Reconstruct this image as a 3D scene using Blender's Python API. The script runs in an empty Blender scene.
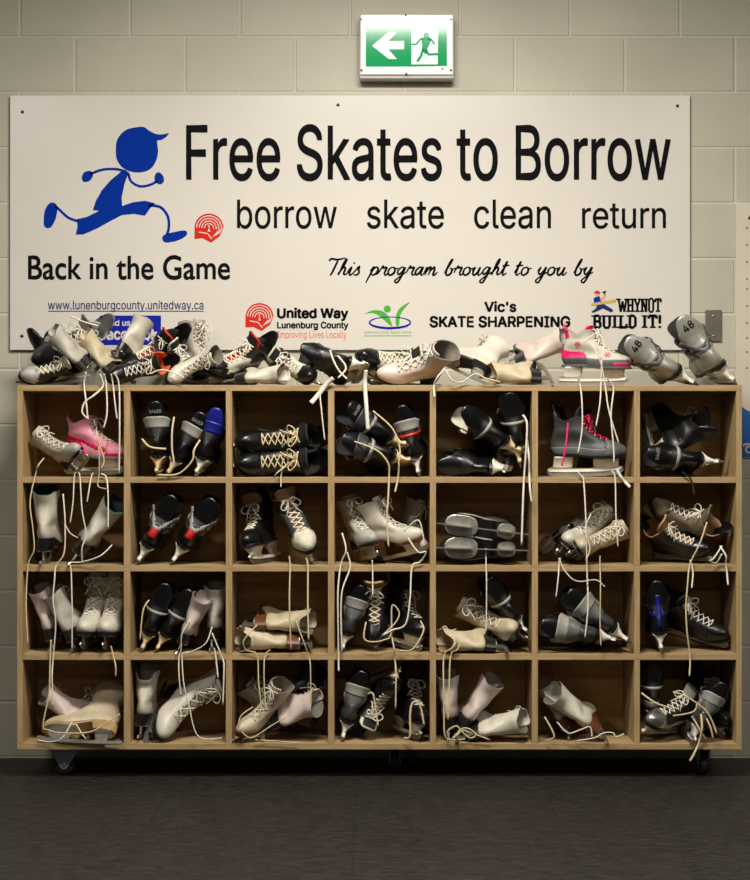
import bpy, math, os, random
import numpy as np
from mathutils import Vector, Matrix
from mathutils.geometry import tessellate_polygon

rnd = random.Random(7)
sc = bpy.context.scene
COL = sc.collection
FPX, CAMY, CAMZ = 1782.0, -6.0, 1.141

def P(px, py, y):
    """a point of the photograph at depth y (0 = front of the rack) as a place in the room"""
    d = y - CAMY
    return Vector(((px - 375.0) * d / FPX, y, CAMZ + (440.0 - py) * d / FPX))

# ------------------------------------------------------------------ materials
MATS = {}
def mat(name, col, rough=0.5, metal=0.0, var=0.12, scale=30.0, bump=0.0, spec=0.5, coat=0.0, emit=0.0, stretch=(1, 1, 1), col2=None):
    if name in MATS:
        return MATS[name]
    m = bpy.data.materials.new(name)
    m.use_nodes = True
    nt = m.node_tree
    b = nt.nodes['Principled BSDF']
    b.inputs['Roughness'].default_value = rough
    b.inputs['Metallic'].default_value = metal
    b.inputs['Specular IOR Level'].default_value = spec
    b.inputs['Coat Weight'].default_value = coat
    tc = nt.nodes.new('ShaderNodeTexCoord')
    mp = nt.nodes.new('ShaderNodeMapping')
    mp.inputs['Scale'].default_value = stretch
    nt.links.new(tc.outputs['Object'], mp.inputs['Vector'])
    nz = nt.nodes.new('ShaderNodeTexNoise')
    nz.inputs['Scale'].default_value = scale
    nz.inputs['Detail'].default_value = 6
    nz.inputs['Roughness'].default_value = 0.65
    nt.links.new(mp.outputs['Vector'], nz.inputs['Vector'])
    rp = nt.nodes.new('ShaderNodeValToRGB')
    rp.color_ramp.elements[0].position = 0.32
    rp.color_ramp.elements[1].position = 0.62
    lo = col2 if col2 else tuple(c * (1 - 2 * var) for c in col)
    rp.color_ramp.elements[0].color = (*lo, 1)
    rp.color_ramp.elements[1].color = (*col, 1)
    nt.links.new(nz.outputs['Fac'], rp.inputs['Fac'])
    nt.links.new(rp.outputs['Color'], b.inputs['Base Color'])
    if bump:
        bp = nt.nodes.new('ShaderNodeBump')
        bp.inputs['Strength'].default_value = bump
        bp.inputs['Distance'].default_value = 0.004
        nt.links.new(nz.outputs['Fac'], bp.inputs['Height'])
        nt.links.new(bp.outputs['Normal'], b.inputs['Normal'])
    if emit:
        nt.links.new(rp.outputs['Color'], b.inputs['Emission Color'])
        b.inputs['Emission Strength'].default_value = emit
    MATS[name] = m
    return m

def S(r, g, b):
    f = lambda c: ((c / 255 + 0.055) / 1.055) ** 2.4 if c > 10 else c / 255 / 12.92
    return (f(r), f(g), f(b))

M = dict(
    white=mat('white_leather', S(206, 198, 180), 0.45, var=0.10, scale=14, bump=0.25),
    cream=mat('cream_leather', S(196, 180, 148), 0.5, var=0.13, scale=14, bump=0.25),
    pinkish=mat('pinkish_leather', S(208, 190, 178), 0.42, var=0.08, scale=12, bump=0.2),
    offgrey=mat('grey_white_leather', S(180, 173, 158), 0.55, var=0.15, scale=16, bump=0.3),
    tan=mat('tan_leather', S(170, 136, 92), 0.55, var=0.15, scale=16, bump=0.3),
    tanfelt=mat('tan_felt', S(168, 132, 92), 0.95, var=0.1, scale=60, bump=0.4),
    whitefelt=mat('white_felt', S(206, 198, 176), 0.95, var=0.1, scale=60, bump=0.4),
    black=mat('black_boot', S(15, 15, 16), 0.45, var=0.2, scale=22, bump=0.2),
    blackmatte=mat('black_cloth', S(20, 20, 21), 0.8, var=0.2, scale=60, bump=0.4),
    blackgloss=mat('black_plastic', S(13, 13, 14), 0.3, var=0.1, scale=20),
    grey=mat('grey_boot', S(96, 96, 92), 0.5, var=0.15, scale=20, bump=0.25),
    darkgrey=mat('charcoal_boot', S(62, 62, 62), 0.5, var=0.15, scale=20, bump=0.25),
    silver=mat('silver_boot', S(178, 174, 162), 0.33, metal=0.35, var=0.1, scale=18, bump=0.1),
    greylight=mat('light_grey_panel', S(156, 152, 142), 0.5, var=0.12, scale=20),
    brown=mat('brown_boot', S(112, 98, 76), 0.6, var=0.2, scale=18, bump=0.3),
    brownsole=mat('brown_sole', S(104, 58, 28), 0.4, var=0.2, scale=25, stretch=(1, 1, 6)),
    blacksole=mat('black_sole', S(22, 20, 19), 0.35, var=0.2, scale=25),
    steel=mat('blade_steel', S(196, 192, 182), 0.4, metal=0.95, var=0.12, scale=40),
    holderw=mat('white_holder_plastic', S(218, 212, 196), 0.4, var=0.07, scale=18),
    holderc=mat('cream_holder_plastic', S(216, 190, 146), 0.42, var=0.08, scale=18),
    holderg=mat('grey_holder_plastic', S(120, 120, 118), 0.4, var=0.08, scale=18),
    lacew=mat('white_lace', S(228, 220, 200), 0.9, var=0.08, scale=200, bump=0.3),
    lacec=mat('cream_lace', S(214, 194, 150), 0.9, var=0.08, scale=200, bump=0.3),
    laceb=mat('black_lace', S(22, 22, 22), 0.9, var=0.1, scale=200, bump=0.3),
    lacep=mat('pink_lace', S(226, 22, 92), 0.85, var=0.06, scale=200, bump=0.3),
    pink=mat('pale_pink_boot', S(232, 150, 164), 0.4, var=0.06, scale=14, bump=0.1),
    hotpink=mat('hot_pink_panel', S(222, 24, 96), 0.4, var=0.06, scale=14),
    red=mat('red_panel', S(190, 30, 24), 0.45, var=0.08, scale=14),
    orange=mat('orange_lining', S(222, 92, 36), 0.8, var=0.1, scale=30),
    blue=mat('blue_panel', S(20, 28, 122), 0.4, var=0.08, scale=14),
    teal=mat('teal_lining', S(62, 84, 84), 0.9, var=0.1, scale=40, bump=0.3),
    liningg=mat('grey_lining', S(120, 112, 98), 0.95, var=0.15, scale=40, bump=0.3),
    liningb=mat('dark_lining', S(34, 32, 30), 0.95, var=0.15, scale=40, bump=0.3),
    ink=mat('black_ink', S(16, 16, 18), 0.75, var=0.02, spec=.06),
    logoblue=mat('blue_ink', S(2, 46, 146), 0.75, var=0.05, scale=8, spec=.06),
    boxblue=mat('royal_blue_ink', S(26, 34, 150), 0.75, var=0.02, spec=.06),
    urlblue=mat('navy_ink', S(40, 44, 98), 0.75, var=0.02, spec=.06),
    logored=mat('red_ink', S(204, 44, 34), 0.75, var=0.04, spec=.06),
    redtext=mat('orange_red_ink', S(222, 92, 66), 0.75, var=0.02, spec=.06),
    logogreen=mat('leaf_green_ink', S(78, 166, 62), 0.75, var=0.04, spec=.06),
    panel=mat('sign_panel', S(212, 205, 194), 0.24, var=0.015, scale=3, spec=0.45),
    skin=mat('skin_ink', S(222, 160, 116), 0.75, var=0.02, spec=.06),
    yellow=mat('yellow_ink', S(196, 170, 90), 0.75, var=0.05, spec=.06),
)

# ------------------------------------------------------------------ mesh helpers
def mesh(name, V, F, smooth=True):
    me = bpy.data.meshes.new(name)
    me.from_pydata([tuple(map(float, v)) for v in V], [], [tuple(map(int, f)) for f in F])
    me.update()
    if smooth:
        me.polygons.foreach_set('use_smooth', [True] * len(me.polygons))
    me.materials.append(None)
    return me

def obj(name, me, m=None, parent=None):
    o = bpy.data.objects.new(name, me)
    COL.objects.link(o)
    if parent is not None:
        o.parent = parent
    if m is not None and me is not None:
        if not len(me.materials):
            me.materials.append(None)
        o.material_slots[0].link = 'OBJECT'
        o.material_slots[0].material = m
    return o

def tag(o, label=None, cat=None, group=None, kind=None):
    for k, v in (('label', label), ('category', cat), ('group', group), ('kind', kind)):
        if v:
            o[k] = v
    return o

def empty(name, loc=(0, 0, 0)):
    o = bpy.data.objects.new(name, None)
    o.empty_display_size = 0.05
    COL.objects.link(o)
    o.location = loc
    return o

class MB:
    def __init__(s):
        s.V, s.F = [], []
    def add(s, V, F):
        n = len(s.V)
        s.V += [tuple(map(float, v)) for v in V]
        s.F += [tuple(i + n for i in f) for f in F]
        return s
    def box(s, x0, x1, y0, y1, z0, z1, c=0.0):
        """a box, its edges bevelled by c"""
        if c <= 0:
            V = [(x, y, z) for x in (x0, x1) for y in (y0, y1) for z in (z0, z1)]
            return s.add(V, [(0, 1, 3, 2), (4, 6, 7, 5), (0, 4, 5, 1), (2, 3, 7, 6), (0, 2, 6, 4), (1, 5, 7, 3)])
        import bmesh
        bm = bmesh.new()
        bmesh.ops.create_cube(bm, size=1)
        for v in bm.verts:
            v.co = Vector(((x0 + x1) / 2 + v.co.x * (x1 - x0), (y0 + y1) / 2 + v.co.y * (y1 - y0), (z0 + z1) / 2 + v.co.z * (z1 - z0)))
        bmesh.ops.bevel(bm, geom=bm.edges[:], offset=c, segments=2, affect='EDGES', profile=0.6)
        bm.verts.index_update()
        s.add([v.co[:] for v in bm.verts], [[v.index for v in f.verts] for f in bm.faces])
        bm.free()
        return s
    def loft(s, rings, cap=True):
        n = len(rings[0])
        base = len(s.V)
        V = [p for r in rings for p in r]
        F = []
        for i in range(len(rings) - 1):
            for j in range(n):
                a, b = i * n + j, i * n + (j + 1) % n
                F.append((a, b, b + n, a + n))
        if cap:
            F.append(tuple(range(n))[::-1])
            F.append(tuple((len(rings) - 1) * n + j for j in range(n)))
        return s.add(V, F)
    def tube(s, pts, r, n=6, flat=1.0):
        pts = [Vector(p) for p in pts]
        rings = []
        up = Vector((0.13, 0.97, 0.2)).normalized()
        for i, p in enumerate(pts):
            t = (pts[min(i + 1, len(pts) - 1)] - pts[max(i - 1, 0)])
            t = t.normalized() if t.length > 1e-9 else Vector((0, 0, 1))
            a = up - t * up.dot(t)
            if a.length < 0.05:
                a = Vector((1, 0, 0)) - t * t.x
            a.normalize()
            b = t.cross(a)
            rings.append([p + (a * math.cos(2 * math.pi * k / n) * flat + b * math.sin(2 * math.pi * k / n)) * r for k in range(n)])
        return s.loft(rings)
    def prism(s, prof, y0, y1):
        """outline in x-z given thickness along y"""
        n = len(prof)
        V = [(x, y0, z) for x, z in prof] + [(x, y1, z) for x, z in prof]
        F = [(j, (j + 1) % n, (j + 1) % n + n, j + n) for j in range(n)]
        tris = tessellate_polygon([[Vector((x, z, 0)) for x, z in prof]])
        for t in tris:
            F.append(tuple(t)); F.append(tuple(i + n for i in t)[::-1])
        return s.add(V, F)
    def cyl(s, c, r, x0, x1, n=20):
        """disc along x about c = (y, z)"""
        return s.loft([[(x, c[0] + rr * math.cos(2 * math.pi * k / n), c[1] + rr * math.sin(2 * math.pi * k / n)) for k in range(n)]
                       for x, rr in ((x0, r * .93), (x0 + (x1 - x0) * .12, r), (x1 - (x1 - x0) * .12, r), (x1, r * .93))])
    def mesh(s, name, smooth=False):
        return mesh(name, s.V, s.F, smooth)

def catmull(pts, k=6):
    pts = [Vector(p) for p in pts]
    if len(pts) < 3:
        return [pts[0].lerp(pts[-1], i / k) for i in range(k + 1)]
    out = []
    for i in range(len(pts) - 1):
        p0, p1, p2, p3 = pts[max(i - 1, 0)], pts[i], pts[i + 1], pts[min(i + 2, len(pts) - 1)]
        for j in range(k):
            t = j / k
            out.append(0.5 * (2 * p1 + (p2 - p0) * t + (2 * p0 - 5 * p1 + 4 * p2 - p3) * t * t + (3 * p1 - p0 - 3 * p2 + p3) * t ** 3))
    out.append(pts[-1])
    return out

def sm(a, b, x):
    t = np.clip((x - a) / (b - a), 0, 1)
    return t * t * (3 - 2 * t)

# ------------------------------------------------------------------ skate shapes
NT = 48
def foot_w(x):
    return np.interp(x, [-.125, -.09, -.05, -.01, .04, .08, .11, .15], [.031, .034, .033, .034, .043, .047, .045, .036])

PROF = {
    'figure': dict(base=.064, raise_=.028, gap0=.060, k=2,
        rows=[(0, .132, -.106), (.006, .141, -.114), (.016, .146, -.119), (.026, .145, -.122), (.035, .138, -.123), (.042, .127, -.123),
              (.048, .112, -.122), (.054, .094, -.121), (.060, .076, -.119), (.068, .055, -.116), (.078, .035, -.113), (.090, .018, -.109),
              (.104, .006, -.105), (.120, .000, -.104), (.136, .000, -.106), (.152, .004, -.110), (.168, .008, -.115), (.176, .010, -.118)],
        wsh=[(.06, .038), (.09, .038), (.12, .040), (.15, .045), (.18, .050)]),
    'hockey': dict(base=.070, raise_=.010, gap0=.054, k=2,
        rows=[(0, .132, -.104), (.006, .142, -.112), (.016, .148, -.118), (.028, .147, -.122), (.037, .139, -.123), (.044, .126, -.123),
              (.050, .109, -.122), (.057, .089, -.120), (.065, .068, -.117), (.075, .047, -.114), (.086, .029, -.111), (.098, .015, -.108),
              (.112, .006, -.107), (.126, .002, -.108), (.140, .002, -.111)],
        wsh=[(.05, .041), (.08, .046), (.10, .044), (.12, .047), (.145, .053)]),
}

PROF['kid'] = PROF['hockey']

def heel_raise(kind, x):
    t = np.clip((.055 - np.asarray(x, float)) / .1, 0, 1)
    return PROF[kind]['raise_'] * t * t * (3 - 2 * t)

def boot_grid(kind, lean=0.0, flare=1.0, vee=.010):
    pr = PROF[kind]
    rows = np.array(pr['rows'])
    # finer rings
    hs = []
    for i in range(len(rows) - 1):
        hs += [rows[i, 0], (rows[i, 0] + rows[i + 1, 0]) / 2]
    hs.append(rows[-1, 0])
    hs = np.array(hs)
    xf = np.interp(hs, rows[:, 0], rows[:, 1]); xb = np.interp(hs, rows[:, 0], rows[:, 2])
    wz = np.interp(hs, [a for a, _ in pr['wsh']], [b for _, b in pr['wsh']])
    G = np.zeros((len(hs), NT, 3))
    hmax = hs[-1]
    th = 2 * np.pi * np.arange(NT) / NT
    for i, h in enumerate(hs):
        mid, half = (xf[i] + xb[i]) / 2, (xf[i] - xb[i]) / 2
        c, s = np.cos(th), np.sin(th)
        x = mid + half * c
        t = sm(.035, .095, h)
        drop = 1 - 0.22 * sm(.02, .06, h) * (1 - t)
        edge = 0.93 + 0.07 * sm(0, .012, h)
        w = (foot_w(x) * drop * edge) * (1 - t) + wz[i] * t
        w = w * (1 + (flare - 1) * sm(.10, hmax, h))
        y = w * np.sign(s) * np.abs(s) ** 0.82
        z = pr['base'] + h + heel_raise(kind, x)
        if kind == 'figure':
            z = z + 0.016 * sm(.11, hmax, h) * (c * .5) - vee * sm(.10, hmax, h) * np.exp(-((c + 1) / .22) ** 2)
        else:
            z = z - 0.020 * sm(.09, hmax, h) * np.exp(-((c + .1) / .5) ** 2)
        x = x - max(0, h - .075) * math.tan(lean)
        G[i, :, 0], G[i, :, 1], G[i, :, 2] = x, y, z
    return hs, G

def grid_normals(G):
    du = np.roll(G, -1, 1) - np.roll(G, 1, 1)
    dv = np.zeros_like(G)
    dv[1:-1] = G[2:] - G[:-2]; dv[0] = G[1] - G[0]; dv[-1] = G[-1] - G[-2]
    n = np.cross(du, dv)
    return n / np.maximum(np.linalg.norm(n, axis=2, keepdims=True), 1e-9)

CACHE = {}
def skate_meshes(kind, lean_deg, flare, panels, open_k, vee=.010):
    key = (kind, lean_deg, flare, panels, open_k, vee)
    if key in CACHE:
        return CACHE[key]
    pr = PROF[kind]
    base = pr['base']
    hs, G = boot_grid(kind, math.radians(lean_deg), flare, vee)
    N = grid_normals(G)
    nr = len(hs)
    out = {}
    i0 = int(np.argmax(hs >= pr['gap0'] - 1e-6))
    def kk(i):
        return pr['k'] + (open_k if hs[i] > .11 else (1 if open_k and hs[i] > .085 else 0))
    def keep(i, j):
        if i < i0:
            return True
        d = min(j, NT - 1 - j)   # face j spans j..j+1
        return d >= kk(i)
    def gi(i, j):
        return i * NT + j % NT
    faces = [(gi(i, j), gi(i, j + 1), gi(i + 1, j + 1), gi(i + 1, j)) for i in range(nr - 1) for j in range(NT) if keep(i, j)]
    bottom = tuple(gi(0, j) for j in range(NT))[::-1]
    out['boot'] = mesh('boot', G.reshape(-1, 3), faces + [bottom])
    # lining: inner wall and the rim that joins it to the boot
    I = G - N * .0045
    V = np.concatenate([G.reshape(-1, 3), I.reshape(-1, 3)])
    o = nr * NT
    lf = [tuple(v + o for v in f[::-1]) for f in faces if f[0] // NT >= 2]
    ecount = {}
    for f in faces:
        for a, b in zip(f, f[1:] + f[:1]):
            ecount[(a, b)] = 1
    for (a, b) in list(ecount):
        if (b, a) not in ecount and a // NT >= 2 and b // NT >= 2:
            lf.append((b, a, a + o, b + o))
    foot = tuple(gi(2, j) + o for j in range(NT))
    out['lining'] = mesh('lining', V, lf + [foot])
    # tongue
    thick = .005 if kind == 'figure' else .010
    rise = {'figure': .020, 'kid': .018}.get(kind, .046)
    js = np.arange(-6, 7)
    T = [I[i, js % NT] - np.array([.002, 0, 0]) for i in range(max(i0 - 1, 0), nr)]
    top = T[-1]
    dz = 6
    for q in range(1, dz + 1):
        f = q / dz
        r = top.copy()
        r[:, 2] += rise * f - (0.3 * rise) * (np.abs(js) / 6.0) ** 3 * f
        r[:, 0] += (.35 if kind != 'figure' else .12) * rise * f * f + .002
        r[:, 1] *= 1 - .18 * f ** 3 + (.15 * f if kind != 'figure' else 0)
        T.append(r)
    T = np.array(T)
    nT = T.shape[0]; nj = len(js)
    Bk = T.copy(); Bk[:, :, 0] -= thick
    V = np.concatenate([T.reshape(-1, 3), Bk.reshape(-1, 3)])
    o2 = nT * nj
    q = lambda i, j: i * nj + j
    tf = [(q(i, j), q(i, j + 1), q(i + 1, j + 1), q(i + 1, j)) for i in range(nT - 1) for j in range(nj - 1)]
    tf += [tuple(v + o2 for v in f[::-1]) for f in tf]
    for i in range(nT - 1):
        tf.append((q(i, 0), q(i + 1, 0), q(i + 1, 0) + o2, q(i, 0) + o2))
        tf.append((q(i + 1, nj - 1), q(i, nj - 1), q(i, nj - 1) + o2, q(i + 1, nj - 1) + o2))
    for j in range(nj - 1):
        tf.append((q(nT - 1, j), q(nT - 1, j + 1), q(nT - 1, j + 1) + o2, q(nT - 1, j) + o2))
    out['tongue'] = mesh('tongue', V, tf)
    if kind != 'figure':     # the outer cover of the tongue tip
        a = slice(nT - 7, nT - 1)
        sel = T[a][:, 2:-2].copy(); sel[:, :, 0] += .0025
        ni, njj = sel.shape[:2]
        out['tongue_patch'] = mesh('tongue_patch', sel.reshape(-1, 3),
            [(i * njj + j, i * njj + j + 1, (i + 1) * njj + j + 1, (i + 1) * njj + j) for i in range(ni - 1) for j in range(njj - 1)])
    # laces, zigzag over the gap
    mb = MB()
    er = [i for i in range(i0, nr) if (i - i0) % 3 == 0]
    if kind != 'figure':
        er = [i for i in range(i0, nr) if (i - i0) % 2 == 0]
    def ey(i, sgn):
        j = (sgn * (kk(i) + 1)) % NT
        return Vector(G[i, j] + N[i, j] * .0022)
    def mid(i, lift):
        v = (ey(i, 1) + ey(i, -1)) / 2
        n = N[i, 0]
        return Vector(G[i, 0]) * .45 + v * .55 + Vector(n) * lift
    for a, b in zip(er[:-1], er[1:]):
        for sgn in (1, -1):
            m_ = (mid(a, .003) + mid(b, .003)) / 2 + Vector(N[a, 0]) * (.002 if sgn > 0 else .0)
            mb.tube(catmull([ey(a, sgn), m_, ey(b, -sgn)], 3), .0024, 5)
    mb.tube(catmull([ey(er[0], 1), mid(er[0], .003), ey(er[0], -1)], 3), .0024, 5)
    # the loose bow at the top
    e = er[-1]
    for sgn in (1, -1):
        p = ey(e, sgn); c = mid(e, .006)
        mb.tube(catmull([p, c, c + Vector((.012, sgn * .02, .004)), c + Vector((.02, sgn * .036, -.014)), c + Vector((.016, sgn * .022, -.026)), c + Vector((.006, sgn * .004, -.004))], 4), .0022, 5)
        mb.tube(catmull([c, c + Vector((.012, sgn * .008, -.015)), c + Vector((.018, sgn * .02, -.04)), c + Vector((.014, sgn * .03, -.06))], 4), .0022, 5)
    out['laces'] = mb.mesh('laces', True)
    # eyelets or hooks
    mb = MB()
    for i in range(i0, nr):
        if (i - i0) % 2 == 0:
            for sgn in (1, -1):
                j = (sgn * (kk(i) + 1)) % NT
                p = Vector(G[i, j]); n = Vector(N[i, j])
                if kind == 'figure' and hs[i] > .1:
                    mb.tube([p, p + n * .006, p + n * .007 + Vector((-.003, sgn * .004, 0))], .0021, 5)
                else:
                    mb.tube([p - n * .001, p + n * .0016], .0034, 7)
    out['lace_hooks' if kind == 'figure' else 'eyelets'] = mb.mesh('hooks', True)
    # sole
    xs = np.linspace(-.123, .147, 46)
    x0, x1 = xs[0], xs[-1]
    rings = []
    for x in xs:
        s = (x - x0) / (x1 - x0) * 2 - 1
        w = float(foot_w(x)) * max(0.02, 1 - abs(s) ** 5) ** .5 * (.88 if kind == 'figure' else .95)
        zt = base + float(heel_raise(kind, x)) + .003
        if kind == 'figure':
            if x < -.045: zb = base - .012
            elif x < -.036: zb = (base - .012) * (1 - (x + .045) / .009) + (zt - .012) * ((x + .045) / .009)
            elif x < .02: zb = min(zt - .011, base + float(heel_raise(kind, x)) - .008)
            else: zb = base - .010
        else:
            zb = zt - .010
        b = .18
        rings.append([(x, -w, zt), (x, -w, zb * .7 + zt * .3), (x, -w * .96, zb), (x, w * .96, zb), (x, w, zb * .7 + zt * .3), (x, w, zt)])
    out['sole'] = MB().loft(rings).mesh('sole', False)
    if kind == 'figure':
        pf = [(-.158, .012), (-.150, .004), (-.10, .001), (-.03, .0), (.05, .0), (.10, .002), (.128, .006), (.133, .004), (.136, .010), (.141, .008), (.144, .014),
              (.149, .013), (.151, .020), (.156, .021), (.153, .029), (.142, .030), (.12, .021), (.085, .017), (-.03, .016), (-.11, .017), (-.15, .020)]
        mb = MB().prism(pf, -.0021, .0021)
        ft = base - .012
        mb.prism([(.045, .014), (.100, .016), (.128, ft), (.030, ft)], -.003, .003)
        mb.prism([(-.095, .014), (-.060, .014), (-.050, ft + .002), (-.108, ft + .002)], -.003, .003)
        for (a, b_, wd, z) in ((.015, .128, .036, base - .0135), (-.112, -.050, .026, base - .0155)):
            n = 20
            c0, h0 = (a + b_) / 2, (b_ - a) / 2
            ring = lambda zz, g: [(c0 + h0 * g * math.copysign(abs(math.cos(t)) ** .7, math.cos(t)), wd * g * math.copysign(abs(math.sin(t)) ** .8, math.sin(t)), zz) for t in [2 * math.pi * k / n for k in range(n)]]
            mb.loft([ring(z, .96), ring(z + .001, 1), ring(z + .0035, 1)])
            for sx, sy in ((-.7, -.5), (-.7, .5), (.7, -.5), (.7, .5), (0, .62), (0, -.62)):
                n2 = 7
                mb.loft([[(c0 + h0 * sx + r_ * math.cos(2 * math.pi * k / n2), wd * sy + r_ * math.sin(2 * math.pi * k / n2), zz) for k in range(n2)] for zz, r_ in ((z - .0012, .0022), (z + .0005, .0034))])
        out['blade'] = mb.mesh('blade', False)
    else:
        zt = base - .006
        mb = MB()
        def tower(xa, xb_, ya, xa2, xb2, yb):
            rg = []
            for f in np.linspace(0, 1, 7):
                g = f ** 1.5
                z = zt + (.030 - zt) * f + 0.0
                ya_ = yb + (ya - yb) * (1 - f) ** 1.7
                x_a, x_b = xa + (xa2 - xa) * g, xb_ + (xb2 - xb_) * g
                n = 16
                c0, h0 = (x_a + x_b) / 2, (x_b - x_a) / 2
                rg.append([(c0 + h0 * math.copysign(abs(math.cos(t)) ** .6, math.cos(t)), ya_ * math.copysign(abs(math.sin(t)) ** .7, math.sin(t)),
                            z + (float(heel_raise(kind, c0)) * (1 - f))) for t in [2 * math.pi * k / n for k in range(n)]])
            mb.loft(rg[::-1])
        tower(.028, .122, .033, .030, .118, .0062)
        tower(-.112, -.040, .029, -.118, -.048, .0062)
        mb.prism([(-.136, .030), (-.130, .020), (-.05, .017), (.06, .017), (.122, .021), (.134, .032), (.12, .036), (.02, .030), (-.05, .030), (-.12, .037)], -.0062, .0062)
        out['holder'] = mb.mesh('holder', True)
        out['blade'] = MB().prism([(-.138, .026), (-.136, .012), (-.125, .004), (-.08, .001), (0, .0), (.07, .001), (.118, .006), (.134, .016), (.136, .026), (.10, .021), (-.1, .021)], -.0018, .0018).mesh('blade')
        # tendon guard
        jb = np.arange(NT // 2 - 6, NT // 2 + 7)
        rows_ = [G[i, jb] + N[i, jb] * .001 for i in range(nr - 6, nr)]
        topr = G[nr - 1, jb] + N[nr - 1, jb] * .001
        for qn in range(1, 8):
            f = qn / 7
            r = topr.copy()
            w = np.abs(jb - NT // 2) / 6.0
            r[:, 2] += (.022 if kind == 'kid' else .055) * f - .03 * f * w ** 2.5
            r[:, 0] += -.010 * f + .004 * f * f
            r[:, 1] *= 1 - .22 * f * f
            rows_.append(r)
        A = np.array(rows_); B_ = A.copy(); B_[:, :, 0] += .006
        ni, njj = A.shape[:2]
        V = np.concatenate([A.reshape(-1, 3), B_.reshape(-1, 3)]); o3 = ni * njj
        gf = [(i * njj + j, i * njj + j + 1, (i + 1) * njj + j + 1, (i + 1) * njj + j) for i in range(ni - 1) for j in range(njj - 1)]
        ff = gf + [tuple(v + o3 for v in f[::-1]) for f in gf]
        for i in range(ni - 1):
            ff.append((i * njj, (i + 1) * njj, (i + 1) * njj + o3, i * njj + o3))
            ff.append(((i + 1) * njj - 1, (i + 2) * njj - 1, (i + 2) * njj - 1 + o3, (i + 1) * njj - 1 + o3)[::-1])
        for j in range(njj - 1):
            k0 = (ni - 1) * njj + j
            ff.append((k0, k0 + 1, k0 + 1 + o3, k0 + o3))
        out['tendon_guard'] = mesh('tendon_guard', V, ff)
        out['_guard_x'] = float(A[-5, 6, 0]); out['_guard_z'] = float(A[-5, 6, 2])
    # surface panels
    def patch(name, pred, off):
        fs = []
        for i in range(nr - 1):
            for j in range(NT):
                if not keep(i, j): continue
                c = (G[i, j] + G[i, (j + 1) % NT] + G[i + 1, j] + G[i + 1, (j + 1) % NT]) / 4
                a = min(j + .5, NT - j - .5) / (NT / 2)       # 0 front .. 1 back
                if pred((hs[i] + hs[i + 1]) / 2, c[0], a):
                    fs.append((gi(i, j), gi(i, j + 1), gi(i + 1, j + 1), gi(i + 1, j)))
        if not fs: return
        Gf = G.reshape(-1, 3); Nf = N.reshape(-1, 3)
        used = sorted({v for f in fs for v in f})
        idx = {v: n for n, v in enumerate(used)}
        V = [Gf[v] + Nf[v] * off for v in used] + [Gf[v] for v in used]
        nu = len(used)
        F = [tuple(idx[v] for v in f) for f in fs]
        es = {(a, b) for f in fs for a, b in zip(f, f[1:] + f[:1])}
        for a, b in es:
            if (b, a) not in es:
                F.append((idx[b], idx[a], idx[a] + nu, idx[b] + nu))
        out[name] = mesh(name, V, F)
    for p in panels:
        if p == 'toe_cap': patch(p, lambda h, x, a: x > .082 and h < .058, .0016)
        if p == 'toe_band': patch(p, lambda h, x, a: x > .082 and h < .016, .0022)
        if p == 'heel_counter': patch(p, lambda h, x, a: a > .60 and .004 < h < .066 - .04 * (1 - a), .0014)
        if p == 'ankle_panel': patch(p, lambda h, x, a: .30 < a < .72 and .05 < h < .105, .0013)
        if p == 'cuff_band': patch(p, lambda h, x, a: a > .62 and h > .098, .0018)
        if p == 'heel_band': patch(p, lambda h, x, a: a > .55 and .074 < h < .086, .0016)
        if p == 'side_stripe': patch(p, lambda h, x, a: a < .9 and abs(h - (.026 + (.09 - x) * .22)) < .008, .0013)
        if p == 'lower_shell': patch(p, lambda h, x, a: h < .030 and a > .12, .0014)
        if p == 'back_strip': patch(p, lambda h, x, a: a > .95 and h > .02, .0016)
        if p == 'heel_badge': patch(p, lambda h, x, a: a > .88 and .034 < h < .066, .0018)
        if p == 'back_vee': patch(p, lambda h, x, a: abs((1 - a) * 12 - (h - .066) * 60 - .6) < .75 and h > .062, .0018)
        if p == 'instep_panel': patch(p, lambda h, x, a: .10 < a < .5 and h > .040 and x > -.01 and h < .09, .0013)
    # collision spheres
    sp = []
    hm = hs[-1]
    for h in np.arange(.07, hm + .001, .028):
        i = int(np.argmin(abs(hs - h)))
        c = G[i].mean(0)
        for dx in (-.022, .022):
            sp.append((c[0] + dx, 0, c[2], .037))
    for x in np.arange(-.085, .125, .03):
        sp.append((x, 0, base + .028 + float(heel_raise(kind, x)), .036 if x < .1 else .031))
    for x in np.arange(-.13, .145, .035):
        sp.append((x, 0, .022, .012))
        sp.append((x * .75, 0, .045, .016))
    if kind == 'hockey':
        sp.append((-.115, 0, base + .165, .022)); sp.append((.01, 0, base + .165, .025))
    out['_spheres'] = np.array(sp)
    pts = [G[::3, ::4].reshape(-1, 3)]
    for n_ in ('blade', 'sole', 'tongue', 'tendon_guard', 'holder'):
        if n_ in out:
            me = out[n_]; a = np.empty(len(me.vertices) * 3); me.vertices.foreach_get('co', a); pts.append(a.reshape(-1, 3)[::2])
    out['_pts'] = np.concatenate(pts)
    CACHE[key] = out
    return out

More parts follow.
